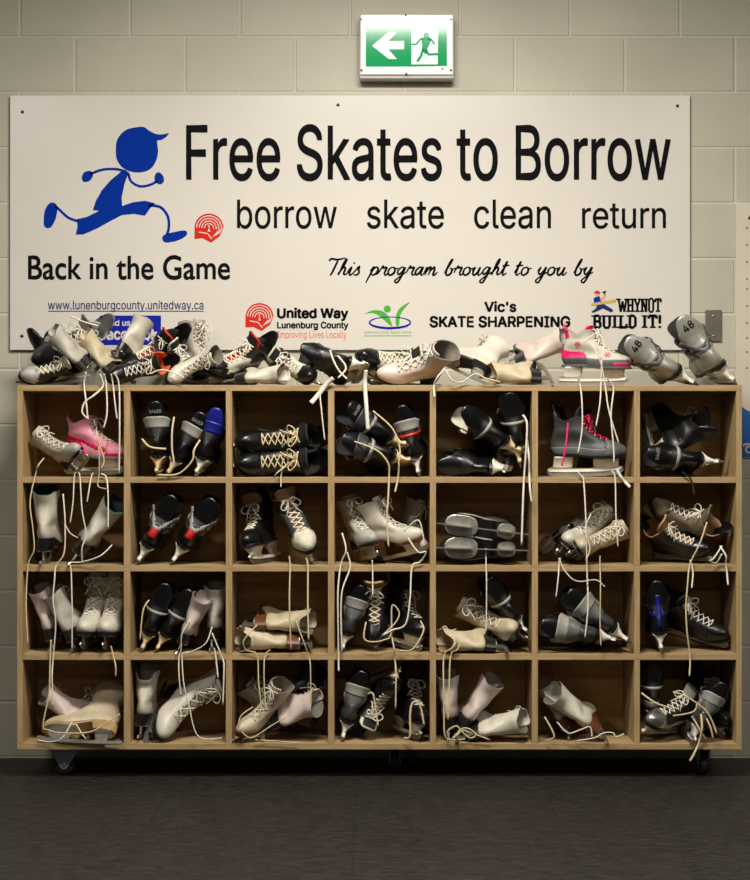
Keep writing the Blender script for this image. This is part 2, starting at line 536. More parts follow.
# colour schemes: part -> material
def fig(boot='white', sole='blacksole', lining='liningg', laces='lacew', tongue=None):
    return dict(kind='figure', panels=('toe_cap_none',)[:0], boot=boot, sole=sole, lining=lining, laces=laces, tongue=tongue or boot, blade='steel', lace_hooks='steel')
def hoc(boot='black', holder='holderw', lining='liningb', laces='lacew', tongue='blackmatte', sole='blacksole', guard='blackgloss', patch='blackmatte', **panels):
    d = dict(kind='hockey', boot=boot, holder=holder, lining=lining, laces=laces, tongue=tongue, sole=sole, tendon_guard=guard, tongue_patch=patch, blade='steel', eyelets='steel')
    d['panels'] = tuple(sorted(panels))
    d.update(panels)
    return d
SCH = dict(
    fw=fig(), fp=fig('pinkish'), fc=fig('cream', lining='tanfelt'), fg=fig('offgrey'), fwb=fig('white', 'brownsole'), fgb=fig('offgrey', 'brownsole'), ftn=fig('cream', 'tan'),
    fteal=fig('white', lining='teal', tongue='teal'), ftan=fig('cream', 'brownsole', lining='liningg', tongue='cream'),
    fpb=fig('pinkish', 'brownsole'), fblk=fig('black', 'blacksole', lining='tanfelt', laces='lacew', tongue='tanfelt'),
    hb=hoc(toe_cap='blackgloss', heel_counter='blackgloss'),
    hbc=hoc(holder='holderc', toe_cap='blackgloss', cuff_band='greylight', heel_counter='blackgloss'),
    hbl=hoc(laces='lacec', toe_cap='blackgloss', side_stripe='darkgrey', holder='holderc'),
    hbw=hoc(tongue='whitefelt', lining='whitefelt', toe_cap='blackgloss', heel_band='greylight', holder='holderc'),
    hbs=hoc(heel_band='greylight', toe_cap='blackgloss', heel_counter='blackgloss', holder='holderw'),
    hbg=hoc(holder='holderc', heel_band='greylight', cuff_band='darkgrey', toe_cap='blackgloss'),
    hbr=hoc(holder='holderw', heel_band='red', cuff_band='greylight', toe_cap='blackgloss', ankle_panel='darkgrey'),
    hgr=hoc(boot='darkgrey', holder='holderw', ankle_panel='greylight', heel_counter='blackgloss', heel_badge='red', back_vee='greylight', heel_band='darkgrey', toe_cap='greylight'),
    hblue=hoc(holder='holderw', guard='blue', cuff_band='blue', toe_cap='blackgloss', lining='whitefelt'),
    hblu2=hoc(holder='holderw', side_stripe='blue', back_strip='blue', toe_cap='blackgloss', ankle_panel='blackgloss'),
    hbo=hoc(lining='orange', toe_cap='blackgloss', holder='holderg'),
    hlace=hoc(boot='black', tongue='whitefelt', patch='blackmatte', toe_cap='blackgloss', instep_panel='whitefelt', lower_shell='whitefelt'),
    hlw=hoc(boot='black', tongue='whitefelt', patch='whitefelt', toe_cap='greylight', heel_counter='whitefelt'),
    hred=hoc(boot='black', tongue='red', patch='blackmatte', toe_cap='blackgloss', instep_panel='whitefelt', side_stripe='whitefelt'),
    hold=hoc(boot='black', tongue='tanfelt', patch='tanfelt', lining='tanfelt', toe_cap='whitefelt', instep_panel='darkgrey', heel_counter='blackgloss'),
    htan=hoc(boot='black', tongue='tanfelt', patch='tanfelt', lining='tanfelt', toe_cap='blackgloss'),
    hbrn=hoc(boot='brown', tongue='brown', patch='brown', lining='tanfelt', toe_cap='brown', heel_counter='blackgloss', holder='holderw'),
    hsil=hoc(boot='silver', back_vee='grey', heel_band='darkgrey', guard='silver', tongue='blackmatte', patch='blackmatte', lining='blackmatte', holder='holderw', ankle_panel='blackgloss', heel_counter='silver', toe_cap='silver'),
    hgw=hoc(boot='grey', guard='blackgloss', holder='holderw', ankle_panel='greylight', heel_counter='darkgrey', cuff_band='greylight', toe_cap='greylight'),
    hgpink=hoc(boot='darkgrey', guard='darkgrey', laces='lacep', holder='holderw', lower_shell='grey', toe_cap='grey', tongue='blackmatte'),
    hgsoft=hoc(boot='grey', guard='grey', tongue='grey', patch='greylight', lining='greylight', toe_cap='darkgrey', lower_shell='darkgrey', holder='holderg'),
    hmet=hoc(boot='black', toe_cap='steel', lower_shell='greylight', tongue='blackmatte', patch='greylight', holder='holderw', heel_band='greylight'),
    hvis=hoc(boot='black', guard='blackgloss', patch='greylight', heel_band='greylight', toe_cap='blackgloss', holder='holderc'),
    kpink=hoc(boot='pink', guard='pink', tongue='hotpink', patch='pink', lining='greylight', heel_counter='hotpink', toe_cap='pink', toe_band='hotpink', sole='holderg', side_stripe='hotpink'),
    kwhite=hoc(boot='white', guard='hotpink', tongue='hotpink', patch='hotpink', lining='hotpink', heel_counter='hotpink', toe_band='hotpink', sole='grey', lower_shell='grey'),
)
for k_ in ('kpink', 'kwhite'):
    SCH[k_]['kind'] = 'kid'

# ------------------------------------------------------------------ rack geometry (front face pixel edges -> metres)
XE = [(17, 22.8), (123.8, 130.2), (225.8, 232), (328, 334.3), (430, 436), (532, 538), (634.2, 640), (736.4, 742)]
ZE = [(385, 391), (477.2, 482.9), (565.5, 571.5), (654, 660), (743.4, 749.6)]
DEPTH = 0.29
XW = [(P(a, 440, 0).x, P(b, 440, 0).x) for a, b in XE]
ZW = [(P(375, b, 0).z, P(375, a, 0).z) for a, b in ZE]     # (bottom, top) of each board
WALL_Y = 0.394

# ------------------------------------------------------------------ the skates: id, scheme, centre px, depth, up, toe, size, label, options
T = 'on top of the wooden cubby rack'
SK = {}
def sk(cell, idn, scheme, px, py, y, u, f, s, label, **kw):
    SK.setdefault(cell, []).append(dict(id=idn, sch=scheme, px=px, py=py, y=y, u=u, f=f, s=s, label=label, **kw))

# --- on top
sk('T', 't1', 'hlw', 48, 370, 0.06, (0.62, -0.65, 0.4), (-0.78, -0.58, -0.1), 0.76, 'black and white skate with white laces at the left end of the rack top')
sk('T', 't2', 'hgsoft', 76, 338, 0.2, (0.5, -0.45, 0.72), (-0.75, -0.5, -0.35), 0.98, 'grey soft-boot skate tipped back high at the left of the heap')
sk('T', 't2b', 'hb', 60, 350, 0.28, (-0.3, 0.1, 0.9), (.6, .7, .3), 0.8, 'black skate behind the grey soft boot at the left of the heap')
sk('T', 't3', 'fg', 80, 361, 0.03, (-0.68, -0.2, 0.7), (0.15, 0.95, 0.25), 0.76, 'grey-white figure skate with open cuff leaning left, long laces hanging down', open=1)
sk('T', 't4', 'fc', 102, 352, 0.17, (-0.6, -0.1, 0.78), (0.15, 0.95, 0.2), 0.74, 'cream figure skate with open tan cuff beside the grey-white one in the left heap', open=1)
sk('T', 't5', 'fw', 122, 334, 0.24, (0.42, 0.35, 0.8), (0.25, 0.85, -0.5), 0.72, 'white figure skate on top of the left heap, black heel facing out')
sk('T', 't6', 'hbo', 138, 366, 0.07, (.75, -.6, .2), (-.6, -.7, -.2), 0.78, 'black skate with orange lining showing in its cuff, left part of the rack top')
sk('T', 't7', 'hred', 156, 340, 0.2, (.5, -.6, .65), (-.75, -.5, -.4), 0.88, 'black and white laced skate with red tongue leaning before the blue box of the sign')
sk('T', 't8', 'hlace', 182, 360, 0.12, (-.3, -.5, .8), (.8, -.5, -.3), 0.72, 'black skate with white edging next to the standing grey boot')
sk('T', 't9', 'fgb', 198, 340, 0.3, (.12, .1, .98), (.7, -.6, 0), 0.86, 'greyish figure skate boot standing upright behind the others', open=1)
sk('T', 't10', 'fw', 192, 372, 0.04, (.75, -.6, .2), (-.6, -.6, -.5), 0.66, 'white figure skate lying low at the front, cuff opening to the right', open=1)
sk('T', 't11', 'hred', 242, 346, 0.16, (.5, -.45, .75), (-.75, -.5, -.3), 0.88, 'black and white laced skate with red tongue pointing at the red round logo')
sk('T', 't12', 'fw', 258, 376, .03, (.95, -.2, .1), (.1, .95, .1), .75, 'white figure skate lying flat with black sole to the left below the red logo')
sk('T', 't13', 'hlace', 290, 366, .13, (-.7, -.4, .5), (.6, -.7, -.3), 0.76, 'black skate with open whitish cuff lying below the red-lettered sponsor text')
sk('T', 't14', 'hb', 334, 356, .17, (-.95, -.1, .25), (.1, .9, -.3), 0.9, 'glossy black skate lying on its side with cuff to the left, third compartment edge')
sk('T', 't15', 'hlace', 390, 352, 0.24, (.85, -.35, .3), (-.1, -.9, .4), 0.98, 'black laced skate lying behind the long white boot, below the green leaf logo')
sk('T', 't16', 'fp', 418, 362, 0.06, (0.3, -0.8, 0.5), (-.9, -.35, .05), 0.86, 'white figure skate at the middle of the rack top, toe left, cuff raised right', lean=18)
sk('T', 't17', 'fw', 472, 370, .12, (0.5, 0.6, 0.5), (-.9, .25, .35), 0.78, 'white figure skate showing its dark sole, right of the middle of the rack top')
sk('T', 't18', 'fp', 533, 352, .20, (.85, -.2, .45), (-.1, .95, .2), 0.86, 'white figure skate with cuff raised to the right, behind the lying white shaft')
sk('T', 't19', 'fc', 522, 373, .05, (-.98, -.1, .05), (.05, .9, .3), 0.78, 'cream figure skate lying flat with black heel to the right, left of the snowflake skate')
sk('T', 't20', 'kwhite', 592, 355, .08, (0, 0, 1), (.97, -.22, 0), 0.88, 'white and pink childs skate with snowflakes standing on its blade', snow=1)
sk('T', 't21', 'hsil', 656, 358, .10, (-0.82, -0.1, 0.5), (-0.05, 1, 0.05), 1.08, 'silver hockey skate numbered 48 lying next to the snowflake skate', text='48')
sk('T', 't22', 'hsil', 700, 348, .16, (-0.64, -0.08, 0.75), (-0.05, 1, 0.02), 1.12, 'silver hockey skate numbered 48 at the right end of the rack top', text='48')
# --- first row
sk((0, 0), 'a1', 'fg', 50, 455, .09, (-.7, -.1, .6), (.45, -.8, .2), .68, 'small grey-white figure skate leaning by the pink skate')
sk((0, 0), 'a2', 'kpink', 95, 450, .12, (0, 0, 1), (.9, -.42, 0), .82, 'pink childs skate standing in the top left compartment')
sk((0, 1), 'b1', 'hbc', 160, 433, .13, (-.03, -.05, 1), (0, 1, .05), .88, 'black hockey skate standing upright heel out, grey band at its cuff, beside two tilted ones', text='BAUER', tsize=.013)
sk((0, 1), 'b2', 'hbc', 187, 440, .13, (.5, -.05, .85), (0, 1, .05), .86, 'black hockey skate with grey band tilted right, between the upright and the blue-cuffed skate', text='BAUER', tsize=.013)
sk((0, 1), 'b3', 'hblue', 211, 443, .12, (.3, -.05, .92), (.05, 1, 0), .84, 'black hockey skate with blue cuff in the top row')
sk((0, 2), 'c1', 'hbl', 287, 437, .17, (0.75, -0.62, 0.2), (-0.66, -0.72, 0.05), 0.95, 'black laced skate, upper of the crisscross pair lying toe left in the top row')
sk((0, 2), 'c2', 'hbl', 288, 463, .14, (0.75, -0.65, 0.1), (-0.66, -0.74, 0), 0.95, 'black laced skate, lower of the crisscross pair lying toe left in the top row')
sk((0, 3), 'd1', 'hbg', 375, 432, .18, (-.75, -.25, .55), (-.2, .9, -.3), .88, 'black hockey skate with grey band, the upper one under the flat white strap', text='BAUER', tsize=.012)
sk((0, 3), 'd2', 'hbg', 370, 464, .10, (-.88, -.2, .3), (-.1, .9, -.2), .9, 'black hockey skate with grey band lying lowest under the flat white strap')
sk((0, 3), 'd3', 'hbr', 414, 445, .14, (-.25, -.1, .95), (.1, .95, -.1), .86, 'black hockey skate with red band standing at the right of the middle top compartment')
sk((0, 4), 'e1', 'hb', 465, 470, .16, (-.95, .1, .05), (.1, .9, .2), .88, 'black skate lying at the bottom beneath two white-lined skates')
sk((0, 4), 'e2', 'hbw', 475, 445, .12, (-.75, -.2, .55), (-.1, .9, -.2), .9, 'black hockey skate with white felt cuff leaning left in the top row')
sk((0, 4), 'e3', 'hbw', 514, 432, .15, (-.15, -.1, .98), (.05, .95, -.1), .88, 'black hockey skate with white felt cuff standing upright in the top row')
sk((0, 5), 'f1', 'hgpink', 583, 448, .07, (-.03, 0, 1), (.95, -.25, 0), 0.88, 'grey hockey skate with bright pink laces standing side-on')
sk((0, 5), 'f2', 'hb', 606, 445, .20, (0, 0, 1), (.95, .1, 0), .82, 'black skate half hidden behind the pink-laced grey skate')
sk((0, 6), 'g1', 'hbs', 680, 463, .11, (-.97, -.1, .12), (0, .95, -.1), .9, 'black hockey skate lying with white holder pointing right, top right compartment', text='BAUER', tsize=.012)
sk((0, 6), 'g2', 'hb', 675, 437, .14, (.85, -.3, .4), (-.3, .8, .5), .86, 'black skate with open cuff facing right, lying on another in the top right compartment')
# --- second row
sk((1, 0), 'h1', 'fteal', 49, 525, .13, (.02, -.05, 1), (0, 1, .05), .88, 'white figure skate with teal lining standing upright, heel out')
sk((1, 0), 'h2', 'fteal', 98, 530, .13, (.6, -.1, .78), (0, .95, .12), .88, 'white figure skate with teal lining tilted to the right')
sk((1, 1), 'i1', 'hgr', 160, 528, .13, (.48, -.1, .87), (.05, 1, .1), .92, 'grey and black hockey skate with red heel strip, left of its matching pair')
sk((1, 1), 'i2', 'hgr', 196, 531, .12, (.55, -.1, .82), (.05, 1, .1), .92, 'grey and black hockey skate with red heel strip, right of its matching pair')
sk((1, 2), 'j1', 'hold', 294, 527, .12, (-0.25, -0.45, 0.85), (0.3, -0.85, -0.4), .92, 'old black skate with whitish toe cap and tall tan tongue')
sk((1, 2), 'j2', 'htan', 258, 532, .15, (-.25, .1, .95), (-.35, -.9, .1), .88, 'old black skate left of the one with whitish toe cap')
sk((1, 3), 'k1', 'fg', 350, 536, .13, (-.25, .05, .95), (.3, -.9, .1), 0.76, 'grey-white laced figure skate facing out, left of the brown-soled one')
sk((1, 3), 'k2', 'fwb', 402, 535, 0.07, (-.3, -.1, .92), (.85, -.5, .12), 0.74, 'white figure skate with reddish brown sole, cuff leaning left')
sk((1, 3), 'k3', 'fg', 420, 540, .22, (.35, -.1, .9), (.4, -.6, -.2), 0.66, 'whitish figure skate behind the toe of the brown-soled one')
sk((1, 4), 'l1', 'fg', 474, 530, .13, (0.02, 0.97, 0.0), (-.98, .05, .12), .93, 'figure skate lying on its side sole out, upper of two with blades showing')
sk((1, 4), 'l2', 'fg', 480, 554, .12, (0, 0.97, -0.02), (-.98, .02, .03), .93, 'figure skate lying on its side sole out, lower of two with blades showing')
sk((1, 5), 'm1', 'fg', 560, 552, .14, (.6, .75, .2), (-.6, .5, -.55), 0.6, 'white figure skate turned with its dark sole out at the left of a loose-laced heap')
sk((1, 5), 'm2', 'fw', 586, 540, 0.13, (0.62, -0.1, 0.75), (-0.5, -0.85, -0.1), .80, 'white figure skate with toe pointing out and open laced shaft up right', open=1)
sk((1, 5), 'm3', 'fc', 616, 543, .08, (0.85, -0.1, 0.5), (-0.3, -0.95, 0.1), .75, 'cream figure skate lying with open cuff to the right', open=1)
sk((1, 6), 'n1', 'hbrn', 700, 520, 0.05, (0.55, -0.65, 0.3), (-0.75, -0.2, 0.6), 0.82, 'brownish grey laced skate with toe up left')
sk((1, 6), 'n2', 'htan', 676, 546, 0.2, (-0.45, -0.55, 0.7), (.85, -.45, -.2), 0.78, 'black skate with tall tan tongue lying under the brownish one')
# --- third row
sk((2, 0), 'o1', 'fp', 40, 618, .13, (-.25, -.05, .95), (.1, 1, .05), .76, 'pinkish white figure skate heel out at the far left of its compartment')
sk((2, 0), 'o2', 'fg', 63, 618, .13, (-.42, -.05, .9), (.2, .95, .1), .76, 'grey-white figure skate leaning left beside the pinkish one')
sk((2, 0), 'o3', 'fw', 92, 612, .12, (.06, .06, 1), (-.1, -1, .05), .86, 'tall white laced boot facing out, left of a matching pair')
sk((2, 0), 'o4', 'fw', 113, 612, .12, (.05, .06, 1), (-.05, -1, .05), .86, 'tall white laced boot facing out, right of a matching pair')
sk((2, 1), 'p1', 'hvis', 158, 614, .13, (.35, -.05, .93), (0, 1, .05), .86, 'black hockey skate with thin grey heel band and cream holder, left of a pair')
sk((2, 1), 'p2', 'hvis', 181, 617, .14, (.5, -.05, .86), (0, 1, .05), .84, 'black hockey skate with thin grey heel band, behind the white shaft')
sk((2, 1), 'p3', 'fp', 200, 622, .07, (.42, -.1, .9), (.05, 1, .1), .72, 'pinkish white figure skate tilted right, heel out, in front of black ones')
sk((2, 1), 'p4', 'fg', 220, 618, .17, (.05, 0, 1), (.05, 1, .05), .78, 'grey-white figure skate upright against the right side of its compartment')
sk((2, 2), 'q2', 'ftan', 275, 638, .12, (-.96, -.1, .05), (0.08, 0.95, 0.1), .86, 'cream figure skate lying heel out with open cuff to the left, lower of two', vee=.034)
sk((2, 2), 'q1', 'ftan', 278, 610, .13, (.97, -.05, .03), (-0.05, 0.95, 0.1), .82, 'cream figure skate lying with dark sole to the left and open cuff to the right', vee=.034)
sk((2, 3), 'r1', 'hgw', 352, 612, .16, (.3, -.05, .93), (0, 1, .05), .82, 'dark grey skate with light cuff band at the left among black skates')
sk((2, 3), 'r2', 'htan', 380, 622, 0.13, (-0.1, -0.72, 0.65), (-0.1, -0.65, -0.75), .86, 'black skate with rounded tan tongue and tangled cream laces')
sk((2, 3), 'r3', 'hb', 411, 620, .15, (.2, 0, .96), (.6, -.75, 0), .84, 'black skate with loose lace loop right of the tan-tongued one')
sk((2, 4), 's2', 'fc', 492, 626, .17, (-.8, -.05, .5), (.2, -.95, .1), .84, 'cream laced figure skate lying diagonally, cuff up left and blade right')
sk((2, 4), 's3', 'fc', 462, 640, .08, (-.96, -.1, .1), (0.1, 0.95, 0.12), .78, 'cream figure skate lying flat with open cuff to the left', vee=.034)
sk((2, 4), 's1', 'hbs', 490, 594, .18, (-.55, -.15, .8), (0, .9, -.3), .82, 'black hockey skate with white holder on top of cream figure skates')
sk((2, 5), 't23', 'hgw', 577, 636, .10, (-.95, -.1, .2), (0, .95, -.1), 1.0, 'grey and white hockey skate lying flat, holder to the right, below its pair')
sk((2, 5), 't24', 'hgw', 585, 604, .15, (-.75, -.1, .62), (0, .95, -.15), 0.98, 'grey and white hockey skate tilted on top of its pair')
sk((2, 6), 'v1', 'hblu2', 662, 626, 0.12, (-0.06, 0, 1), (0.1, 1, 0), .84, 'black skate with upright blue strip down its heel, left of a plain black one')
sk((2, 6), 'v2', 'hb', 712, 628, .12, (-.3, -.55, .75), (.75, -.6, -.2), .86, 'black skate lying right of the blue-striped one')
# --- fourth row
sk((3, 0), 'w1', 'ftn', 90, 726, .10, (0.1, 0.8, 0.55), (-0.97, 0.15, 0.05), .88, 'cream figure skate lying on its side with toe to the left, bottom left compartment')
sk((3, 0), 'w2', 'fp', 97, 706, .16, (-.75, -.1, .6), (.1, .95, .2), .74, 'pinkish white figure skate lying on the cream one, cuff up left')
sk((3, 1), 'x1', 'fw', 148, 703, .16, (.08, .05, 1), (0.05, 1, 0.02), .82, 'white figure skate upright with V-notched cuff, heel out', vee=.036)
sk((3, 1), 'x2', 'fw', 190, 716, .09, (0.85, -0.35, 0.25), (-0.6, -0.45, -0.6), .90, 'white figure skate side-on with toe low left and cuff up right, row of eyelets', open=1, lean=22)
sk((3, 2), 'y1', 'fp', 295, 722, .05, (.85, -.3, .35), (-.2, .75, .5), .76, 'whitish figure skate lying at the front right of a tangled heap')
sk((3, 2), 'y2', 'fg', 285, 700, .14, (-.6, -.25, .7), (.6, -.65, .3), .74, 'grey-white figure skate on top of a tangled heap')
sk((3, 2), 'y3', 'ftan', 252, 722, .12, (.3, -.5, .75), (-.6, -.7, -.2), .72, 'tan figure skate at the left of a tangled heap', open=1)
sk((3, 2), 'y4', 'hb', 305, 695, .22, (.5, .1, .8), (.5, .8, -.2), .8, 'black skate at the back of a tangled heap of figure skates')
sk((3, 3), 'z1', 'hgw', 352, 700, .15, (.3, -.05, .95), (0, 1, .05), .86, 'dark hockey skate with grey cuff band tilted right, heel out, at the left wall')
sk((3, 3), 'z2', 'hbw', 376, 718, .09, (-.3, -.4, -.85), (.4, -.85, .25), .80, 'upturned black skate with white felt tongue hanging down')
sk((3, 3), 'z3', 'hb', 411, 722, .13, (.15, .1, .98), (.35, -.92, .05), .84, 'black laced skate facing out right of the upturned one')
sk((3, 4), 'aa1', 'fp', 447, 705, .13, (-.03, 0, 1), (.1, .98, .05), .78, 'pinkish figure skate upright at the left side of its compartment, long laces over it')
sk((3, 4), 'aa2', 'fp', 472, 710, .16, (.55, -.05, .83), (.05, .98, .1), .82, 'whitish figure skate tilted to the right between two others')
sk((3, 4), 'aa3', 'fw', 507, 720, .08, (.92, -.2, .25), (.05, .95, .1), .82, 'white figure skate lying with open cuff to the right')
sk((3, 5), 'bb1', 'fwb', 570, 708, 0.07, (-0.76, -0.1, 0.64), (.05, .98, .1), .84, 'white figure skate with brown sole leaning left against the side, front of a pair')
sk((3, 5), 'bb2', 'fgb', 556, 700, 0.21, (-0.45, 0.1, 0.9), (.15, .95, .05), 0.72, 'greyish figure skate standing behind the brown-soled one')
sk((3, 6), 'cc1', 'hmet', 658, 697, .15, (0, -.05, 1), (0, 1, .05), .82, 'black skate with two light pads standing upright heel out', )
sk((3, 6), 'cc2', 'hgw', 692, 697, .17, (.48, -.05, .87), (0, 1, .05), .80, 'dark hockey skate with grey cuff tilted right in the bottom right compartment')
sk((3, 6), 'cc3', 'hmet', 678, 727, .06, (.5, -.3, .75), (-.7, -.65, -.05), .80, 'black skate with shiny metal toe cap lying at the front')
sk((3, 6), 'cc4', 'hb', 718, 722, .14, (.1, -.3, .9), (.5, -.8, .1), .80, 'black skate at the right side of the bottom right compartment')

WHERE = {}
# ------------------------------------------------------------------ settle the skates so that they rest on boards and on each other
def bounds(cell):
    if cell == 'T':
        return np.array([XW[0][0] - .02, -.015, ZW[0][1]]), np.array([XW[-1][1] + .02, .365, 9.0])
    r, c = cell
    return np.array([XW[c][1] + .001, -.028, ZW[r + 1][1]]), np.array([XW[c + 1][0] - .001, DEPTH - .014, ZW[r][0] - .001])

def setup(cell, it):
    sch = SCH[it['sch']]
    it['m'] = skate_meshes(sch['kind'], it.get('lean', 4 if sch['kind'] == 'figure' else 0), it.get('flare', 1.0), sch['panels'], it.get('open', 0), it.get('vee', .010))
    it['s'] = min(it['s'] * (1.0 if cell == 'T' else 1.08), 1.12 if cell == 'T' else 1.03)
    u = Vector(it['u']).normalized(); f = Vector(it['f'])
    f = (f - u * f.dot(u)).normalized()
    l = u.cross(f)
    R = np.array([[f.x, l.x, u.x], [f.y, l.y, u.y], [f.z, l.z, u.z]]) * it['s']
    it['R'] = R
    ctr = np.array([-.005, 0, .135])
    it['pos'] = np.array(P(it['px'], it['py'], it['y'])) - R @ ctr
    sp = it['m']['_spheres']
    it['S'] = sp[:, :3] @ R.T; it['r'] = sp[:, 3] * it['s'] * (.80 if cell == 'T' else .92)
    pts = it['m']['_pts'] @ R.T
    it['lo'], it['hi'] = pts.min(0), pts.max(0)

def clamp(it, lo, hi):
    a = it['pos'] + it['lo']; b = it['pos'] + it['hi']
    for k in range(3):
        if b[k] - a[k] > hi[k] - lo[k]:
            if k == 2: it['pos'][k] += lo[k] - a[k]
            elif k == 1: it['pos'][k] += hi[k] - b[k]
            else: it['pos'][k] += (lo[k] + hi[k]) / 2 - (a[k] + b[k]) / 2
        elif a[k] < lo[k]: it['pos'][k] += lo[k] - a[k]
        elif b[k] > hi[k]: it['pos'][k] += hi[k] - b[k]

def pen(a, b):
    d = (a['pos'] + a['S'])[:, None, :] - (b['pos'] + b['S'])[None, :, :]
    dist = np.linalg.norm(d, axis=2)
    p = a['r'][:, None] + b['r'][None, :] - dist
    mx = p.max()
    if mx <= 0:
        return mx, None
    w = np.maximum(p, 0)
    n = (d / np.maximum(dist, 1e-6)[:, :, None] * w[:, :, None]).sum((0, 1))
    ln = np.linalg.norm(n)
    return mx, (n / ln if ln > 1e-6 else np.array([0, 1.0, 0]))

def relax(cell, items):
    lo, hi = bounds(cell)
    for it in items:
        setup(cell, it); clamp(it, lo, hi)
    W = np.array([.75, 1.2, 1.0])
    for n in range(70):
        for i, a in enumerate(items):
            for b in items[i + 1:]:
                if abs(a['pos'][0] - b['pos'][0]) > .5: continue
                mx, d = pen(a, b)
                if d is not None and mx > .002:
                    d = d * W
                    st = min(mx, .02) * .35
                    a['pos'] += d * st; b['pos'] -= d * st
        for it in items:
            if n > 12: it['pos'][2] -= .0012
            clamp(it, lo, hi)
    # let each one down onto whatever is under it
    for it in sorted(items, key=lambda q: q['pos'][2] + q['lo'][2]):
        others = [o for o in items if o is not it]
        base_pen = max([pen(it, o)[0] for o in others] + [0])
        for _ in range(120):
            if it['pos'][2] + it['lo'][2] <= lo[2] + 1e-4: break
            it['pos'][2] -= .0015
            if max([pen(it, o)[0] for o in others] + [-1]) > max(base_pen, .003):
                it['pos'][2] += .0015
                break
        clamp(it, lo, hi)

ROWN = ['top', 'second', 'third', 'bottom']
COLN = ['first', 'second', 'third', 'fourth', 'fifth', 'sixth', 'seventh']
ROOT = {}

FONT = None
try:
    FONT = bpy.data.fonts.load(os.path.join(bpy.utils.resource_path('LOCAL'), 'datafiles', 'fonts', 'Inter.woff2'))
except Exception:
    FONT = None
def text_mesh(txt, bold=0.0, shear=0.0, spacing=1.0, plain=False):
    """flat lettering: each outer contour filled with the holes inside it, plus an outline stroke for bold"""
    cu = bpy.data.curves.new('lettering', 'FONT')
    cu.body = txt
    if FONT and not plain: cu.font = FONT
    cu.size = 1; cu.shear = shear; cu.space_character = spacing
    o = bpy.data.objects.new('lettering', cu)
    COL.objects.link(o)
    bpy.context.view_layer.update()
    dg = bpy.context.evaluated_depsgraph_get()
    c2 = o.evaluated_get(dg).to_curve(dg)
    loops = []
    for sp in c2.splines:
        pts = []
        bp = sp.bezier_points
        n = len(bp)
        for k in range(n):
            a, b = bp[k], bp[(k + 1) % n]
            p0, p1, p2, p3 = a.co, a.handle_right, b.handle_left, b.co
            straight = (p1 - p0).cross(p3 - p0).length < 1e-5 and (p2 - p0).cross(p3 - p0).length < 1e-5
            for q in range(1 if straight else 5):
                t = q / 5
                pts.append(p0 * (1 - t) ** 3 + p1 * 3 * t * (1 - t) ** 2 + p2 * 3 * t * t * (1 - t) + p3 * t ** 3)
        cl = []
        for p in pts:
            p = Vector((p.x, p.y, 0))
            if not cl or (p - cl[-1]).length > 1e-5: cl.append(p)
        if len(cl) > 1 and (cl[0] - cl[-1]).length < 1e-5: cl.pop()
        if len(cl) > 2: loops.append(cl)
    o.evaluated_get(dg).to_curve_clear()
    bpy.data.objects.remove(o); bpy.data.curves.remove(cu)
    # glyphs: contours whose x ranges overlap; each filled by the nonzero rule in horizontal bands
    loops.sort(key=lambda l: min(p.x for p in l))
    groups = []
    for l in loops:
        a, b = min(p.x for p in l), max(p.x for p in l)
        if groups and a < groups[-1][1]:
            groups[-1][0].append(l); groups[-1][1] = max(groups[-1][1], b)
        else:
            groups.append([[l], b])
    mb = MB()
    sg = 1
    for g, _ in groups:
        E = []
        for l in g:
            for k in range(len(l)):
                p, q = l[k], l[(k + 1) % len(l)]
                if abs(p.y - q.y) > 1e-7:
                    E.append((p.x, p.y, q.x, q.y, 1) if p.y < q.y else (q.x, q.y, p.x, p.y, -1))
        ys = sorted({round(p.y, 5) for l in g for p in l})
        for y0, y1 in zip(ys[:-1], ys[1:]):
            if y1 - y0 < 2e-5: continue
            ym = (y0 + y1) / 2
            act = []
            for (px_, py_, qx_, qy_, d) in E:
                if py_ <= ym < qy_:
                    f = lambda y: px_ + (qx_ - px_) * (y - py_) / (qy_ - py_)
                    act.append((f(ym), f(y0), f(y1), d))
            act.sort()
            w = 0
            for n_, e in enumerate(act):
                if w == 0: st = e
                w += e[3]
                if w == 0:
                    mb.add([(st[1], y0, 0), (e[1], y0, 0), (e[2], y1, 0), (st[2], y1, 0)], [(0, 1, 2, 3)])
    if bold:
        for l in loops:
            n = len(l)
            V, F = [], []
            for k in range(n):
                t = (l[(k + 1) % n] - l[k - 1])
                t = t.normalized() if t.length > 1e-9 else Vector((1, 0, 0))
                nn = Vector((-t.y, t.x, 0)) * bold
                V += [l[k] + nn + Vector((0, 0, 1)), l[k] - nn + Vector((0, 0, 1))]
            F = [(2 * k, 2 * k + 1, 2 * ((k + 1) % n) + 1, 2 * ((k + 1) % n)) for k in range(n)]
            mb.add(V, [f[::-1] for f in F] if sg < 0 else F)
    me = mb.mesh('lettering')
    a = np.array(mb.V)
    return me, a

def set_co(me, a):
    me.vertices.foreach_set('co', np.ascontiguousarray(a, dtype=np.float32).ravel()); me.update()

